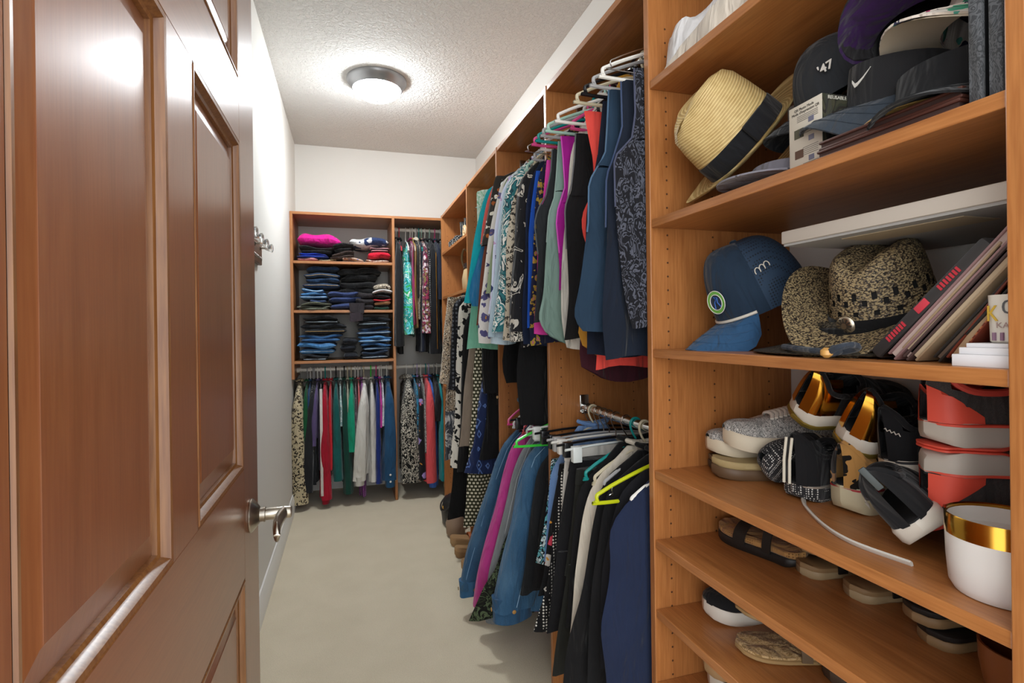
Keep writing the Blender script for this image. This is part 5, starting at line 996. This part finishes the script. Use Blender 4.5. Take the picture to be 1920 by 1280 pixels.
tr = thing('paper_stand', 'small white stepped stand at the front right of the hat shelf', 'stand', (.715, .427, S3))
for k, (a, h0, h1) in enumerate(((.031, 0, .014), (.026, .014, .022), (.021, .022, .027))): MB().box(-a*.9, a, -a, a, h0, h1, b=.0008).build('step', solid('#e3e2e4', .5), tr)
cu = thing('printed_cup', 'small white cup printed with yellow and grey letters on the stepped stand', 'cup', (.722, .419, S3+.0272))
MB().lathe([(.0145, 0), (.017, .002), (.0185, .055), (.0178, .055), (.0165, .006), (.001, .004)], 30).build('cup', solid('#ddd8cc', .45), cu)
def oncup(name, txt, size, col, a, z):
    n = Vector((math.cos(a), math.sin(a), 0)); return textmesh(name, txt, size, solid(col, .5), cu, frame(tuple(n*.0188+Vector((0, 0, z))), (-math.sin(a), math.cos(a), 0), n))
oncup('letter', 'K', .026, '#d9b23c', math.radians(158), .033); oncup('letter', '0', .022, '#4a4a4c', math.radians(205), .04); oncup('lettering', 'KAI', .009, '#a58c86', math.radians(195), .02)
for k, a in enumerate((165, 190)):
    aa = math.radians(a); MB().tube([(.0186*math.cos(aa), .0186*math.sin(aa), .003), (.0186*math.cos(aa), .0186*math.sin(aa), .012)], .002, 6).build('printed_figure', solid('#8a6a80', .6), cu)
# upper shelf: carton, leather folders, straw mat, visors and caps, dark frames
ct = root('carton', 'white printed carton with small pictures and lines of text beside the straw hats', 'box', pose((.716, .662, S2), -.06))
MB().box(0, .09, 0, .070, 0, .116, b=.0006).build('carton', solid('#c9c1b2', .55), ct)
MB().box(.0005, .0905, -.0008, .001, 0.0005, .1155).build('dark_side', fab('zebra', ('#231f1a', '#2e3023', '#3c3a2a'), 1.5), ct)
def onbox(txt, size, y, z, col='#4a4640'): return textmesh('print', txt, size, solid(col, .6), ct, frame((-.0003, y, z), (0, -1, 0), (-1, 0, 0)), .0002)
onbox('QR Photo Mode', .0062, .037, .108); onbox('Mode d\'impression QR', .0062, .034, .102)
b = MB()
for z in [.096-.0028*k for k in range(4)]+[.0745-.003*k for k in range(4)]+[.042-.003*k for k in range(5)]+[.016, .013]: b.box(-.0003, .0002, .008, .04 if z < .08 else .052, z, z+.0009)
b.build('print', solid('#6f6a62', .6), ct, True, 'stuff')
for y, z, s, c in ((.048, .067, .02, '#4b4a3a'), (.048, .033, .018, '#5a4032'), (.022, .084, .011, '#6a6a7e'), (.022, .054, .011, '#7a7a8c'), (.022, .022, .011, '#6a6a7e')): MB().box(-.0006, .0002, y-s/2, y+s/2, z-s*.3, z+s*.45).build('picture', solid(c, .6), ct)
textmesh('lettering', 'REUSABLE', .008, solid('#c9c4b6', .6), ct, frame((.028, -.0012, .11), (1, 0, 0), (0, -1, 0)))
LTH = solid('#4a2a22', .4)
for k, lb in enumerate(('lowest brown leather folder under the visors', 'upper brown leather folder under the straw mat')):
    fo_ = root('leather_folder', lb, 'folder', pose((.682+.004*k, .442, S2+.0145*k), 0)); MB().box(0, .24, 0, .20, 0, .0045, b=.002).build('cover', LTH, fo_); MB().box(0, .24, 0, .20, .0095, .014, b=.002).build('cover', LTH, fo_); MB().box(.003, .235, .003, .197, .0045, .0095).build('pages', solid('#3a2520', .7), fo_)
mtb = root('straw_mat', 'golden straw hat brim lying flat on the leather folders', 'hat', axisM((.80, .535, S2+.030), (0, 0, 1), (1, 0, 0)))
rough_ring([(.001, .004), (.085, .004), (.108, .002), (.110, .003), (.108, .006), (.085, .008), (.001, .008)], 1.0, .9).build('brim', straw('#c9a662', '#94703a', 160.0), mtb)
def visor(label, M, mt, bl, under=None, hb_=.055, L=.085, drop=.05, name='visor'):
    o = root(name, label, 'hat', M, 'hats on the upper shelf'); g = []
    for i in range(7):
        t = i/6; g.append([((.094-.012*t*max(0, math.cos(a)))*math.cos(a)*1.06, (.094-.006*t)*math.sin(a)*.93, hb_*t*(.55+.45*max(0, math.cos(a))**.5)) for a in [-2.75+5.5*k/40 for k in range(41)]])
    MB().sheet(g, -.002).build('band', mt, o); bill(o, bl, .092, L, drop, under, wide=1.15); return o
RIB = fab('stripe', ('#1d1d1f', '#262628'), 14)
v1 = visor('black ribbed visor with a white tick emblem on its band', axisM((.845, .602, 1.600), (-.22, -.10, .97), (-.86, .45, -.20)), RIB, fab('stripe', ('#2b323a', '#353d46'), 14), hb_=.065, L=.075, drop=.036)
b = MB(); sw = [(-.016, .003, .004), (-.011, -.004, .006), (-.006, -.003, .005), (.004, .003, .003), (.018, .014, .0006)]
tm = axisM((.0965, .034, .036), (1, .33, .12), (-.33, 1, .0)); g = [[tm @ Vector((x, y-w_*.5, .0025)) for x, y, w_ in sw], [tm @ Vector((x, y+w_*.5, .0025)) for x, y, w_ in sw]]
b.sheet([[tuple(p) for p in r] for r in g], .0008).build('tick_emblem', solid('#d9d6cf', .5), v1)
v2 = visor('second black visor right of the ribbed one, lying on the straw mat', axisM((.815, .505, 1.552), (-.12, .0, .99), (-.95, -.05, -.1)), BLK, BLK, hb_=.05, L=.06, drop=.02)
c47 = root('baseball_cap', 'charcoal cap with small white numerals behind the carton', 'hat', axisM((.875, .735, 1.660), (-.25, .2, .94), (-.75, .62, -.28)), 'hats on the upper shelf')
cap_crown(c47, P('#2a2d31'), .09, .115, 1.2); bill(c47, P('#24272b'), .09, .07, .03)
nl = c47.matrix_basis.to_3x3().inverted() @ Vector((-.86, -.3, .05)); al = math.atan2(nl.y, nl.x)
textmesh('numerals', "'47", .021, solid('#dcd9d2', .6), c47, frame((.0985*math.cos(al), .087*math.sin(al), .045), (-math.sin(al), math.cos(al), 0), (math.cos(al), math.sin(al), .22)), .0008, True)
cp = root('baseball_cap', 'dark cap with a purple lined bill tipped on top of the visors', 'hat', axisM((.86, .585, 1.675), (.30, .20, .93), (-.80, -.15, .1)), 'hats on the upper shelf')
cap_crown(cp, P('#201d1e'), .085, .095, 1.0); bill(cp, P('#1d1a1c'), .085, .09, .03, P('#2f1242'))
cf = visor('visor with a bright floral bill and cream lining on the right pile', axisM((.87, .475, 1.645), (.10, -.05, .99), (-.85, .5, .0)), fab('floral', ('#e2d8cc', '#d2447c', '#3f9a78', '#2a2a4a', '#58b0a0'), 1.4), fab('floral', ('#e2d8cc', '#d2447c', '#3f9a78', '#2a2a4a', '#58b0a0'), 1.4), solid('#cbbca6', .7), hb_=.05, L=.075, drop=.02)
gv = visor('grey-lilac visor squeezed under the straw fedora', axisM((.82, .80, S2+.018), (0, 0, 1), (-.9, .3, 0)), P('#6d6a72'), P('#77747c'), hb_=.03, L=.06, drop=.0)
for k, (yy, h, lb) in enumerate(((.424, .27, 'taller black fabric-edged frame standing against the end panel'), (.404, .16, 'shorter black fabric-edged frame next to the end panel'))):
    fr = root('picture_frame', lb, 'frame', pose((.682, yy-.005, S2), 0)); MB().box(0, .2, 0, .011, 0, h, b=.001).build('panel', solid('#141416', .6), fr); MB().box(-.003, .004, -.001, .012, 0, h, b=.001).build('edge_strip', fab('zebra', ('#55575a', '#3a3c3f'), 4), fr)
# white clothes heaped on the top visible shelf
def heap(label, x0, x1, y0, y1, h, mt, seed, par=None):
    rnd = random.Random(seed); p = [rnd.uniform(0, 6.28) for _ in range(8)]; g = []; o = thing('white_garment', label, 'clothes', (x0, y0, S1), group='white clothes on the top shelf')
    for i in range(31):
        row = []
        for j in range(25):
            s, t = i/30, j/24; e = min(1, 5*min(s, 1-s)**.8, 6*min(t, 1-t)**.7) if 0 < s < 1 and 0 < t < 1 else 0
            z = h*e*(.62+.22*math.sin(7*s+3*t+p[0])+.16*math.sin(13*t-5*s+p[1])+.08*math.sin(23*s+9*t+p[2]))
            row.append(((x1-x0)*t+.006*math.sin(19*s+p[3]), (y1-y0)*s+.008*math.sin(15*t+p[4]), .0006+max(z, 0)))
        g.append(row)
    MB().sheet(g).build('cloth', mt, o); return o
heap('crumpled white cotton garment heaped at the left of the top shelf', .695, .98, .78, 1.075, .16, P('#d9d8d8'), 4)
heap('cream folded garment spilling along the front edge of the top shelf', .683, .76, .60, 1.05, .06, P('#d0c6b8'), 9)
heap('grey-green garment tucked into the white heap', .735, .9, .62, .84, .10, P('#8a918a'), 12)
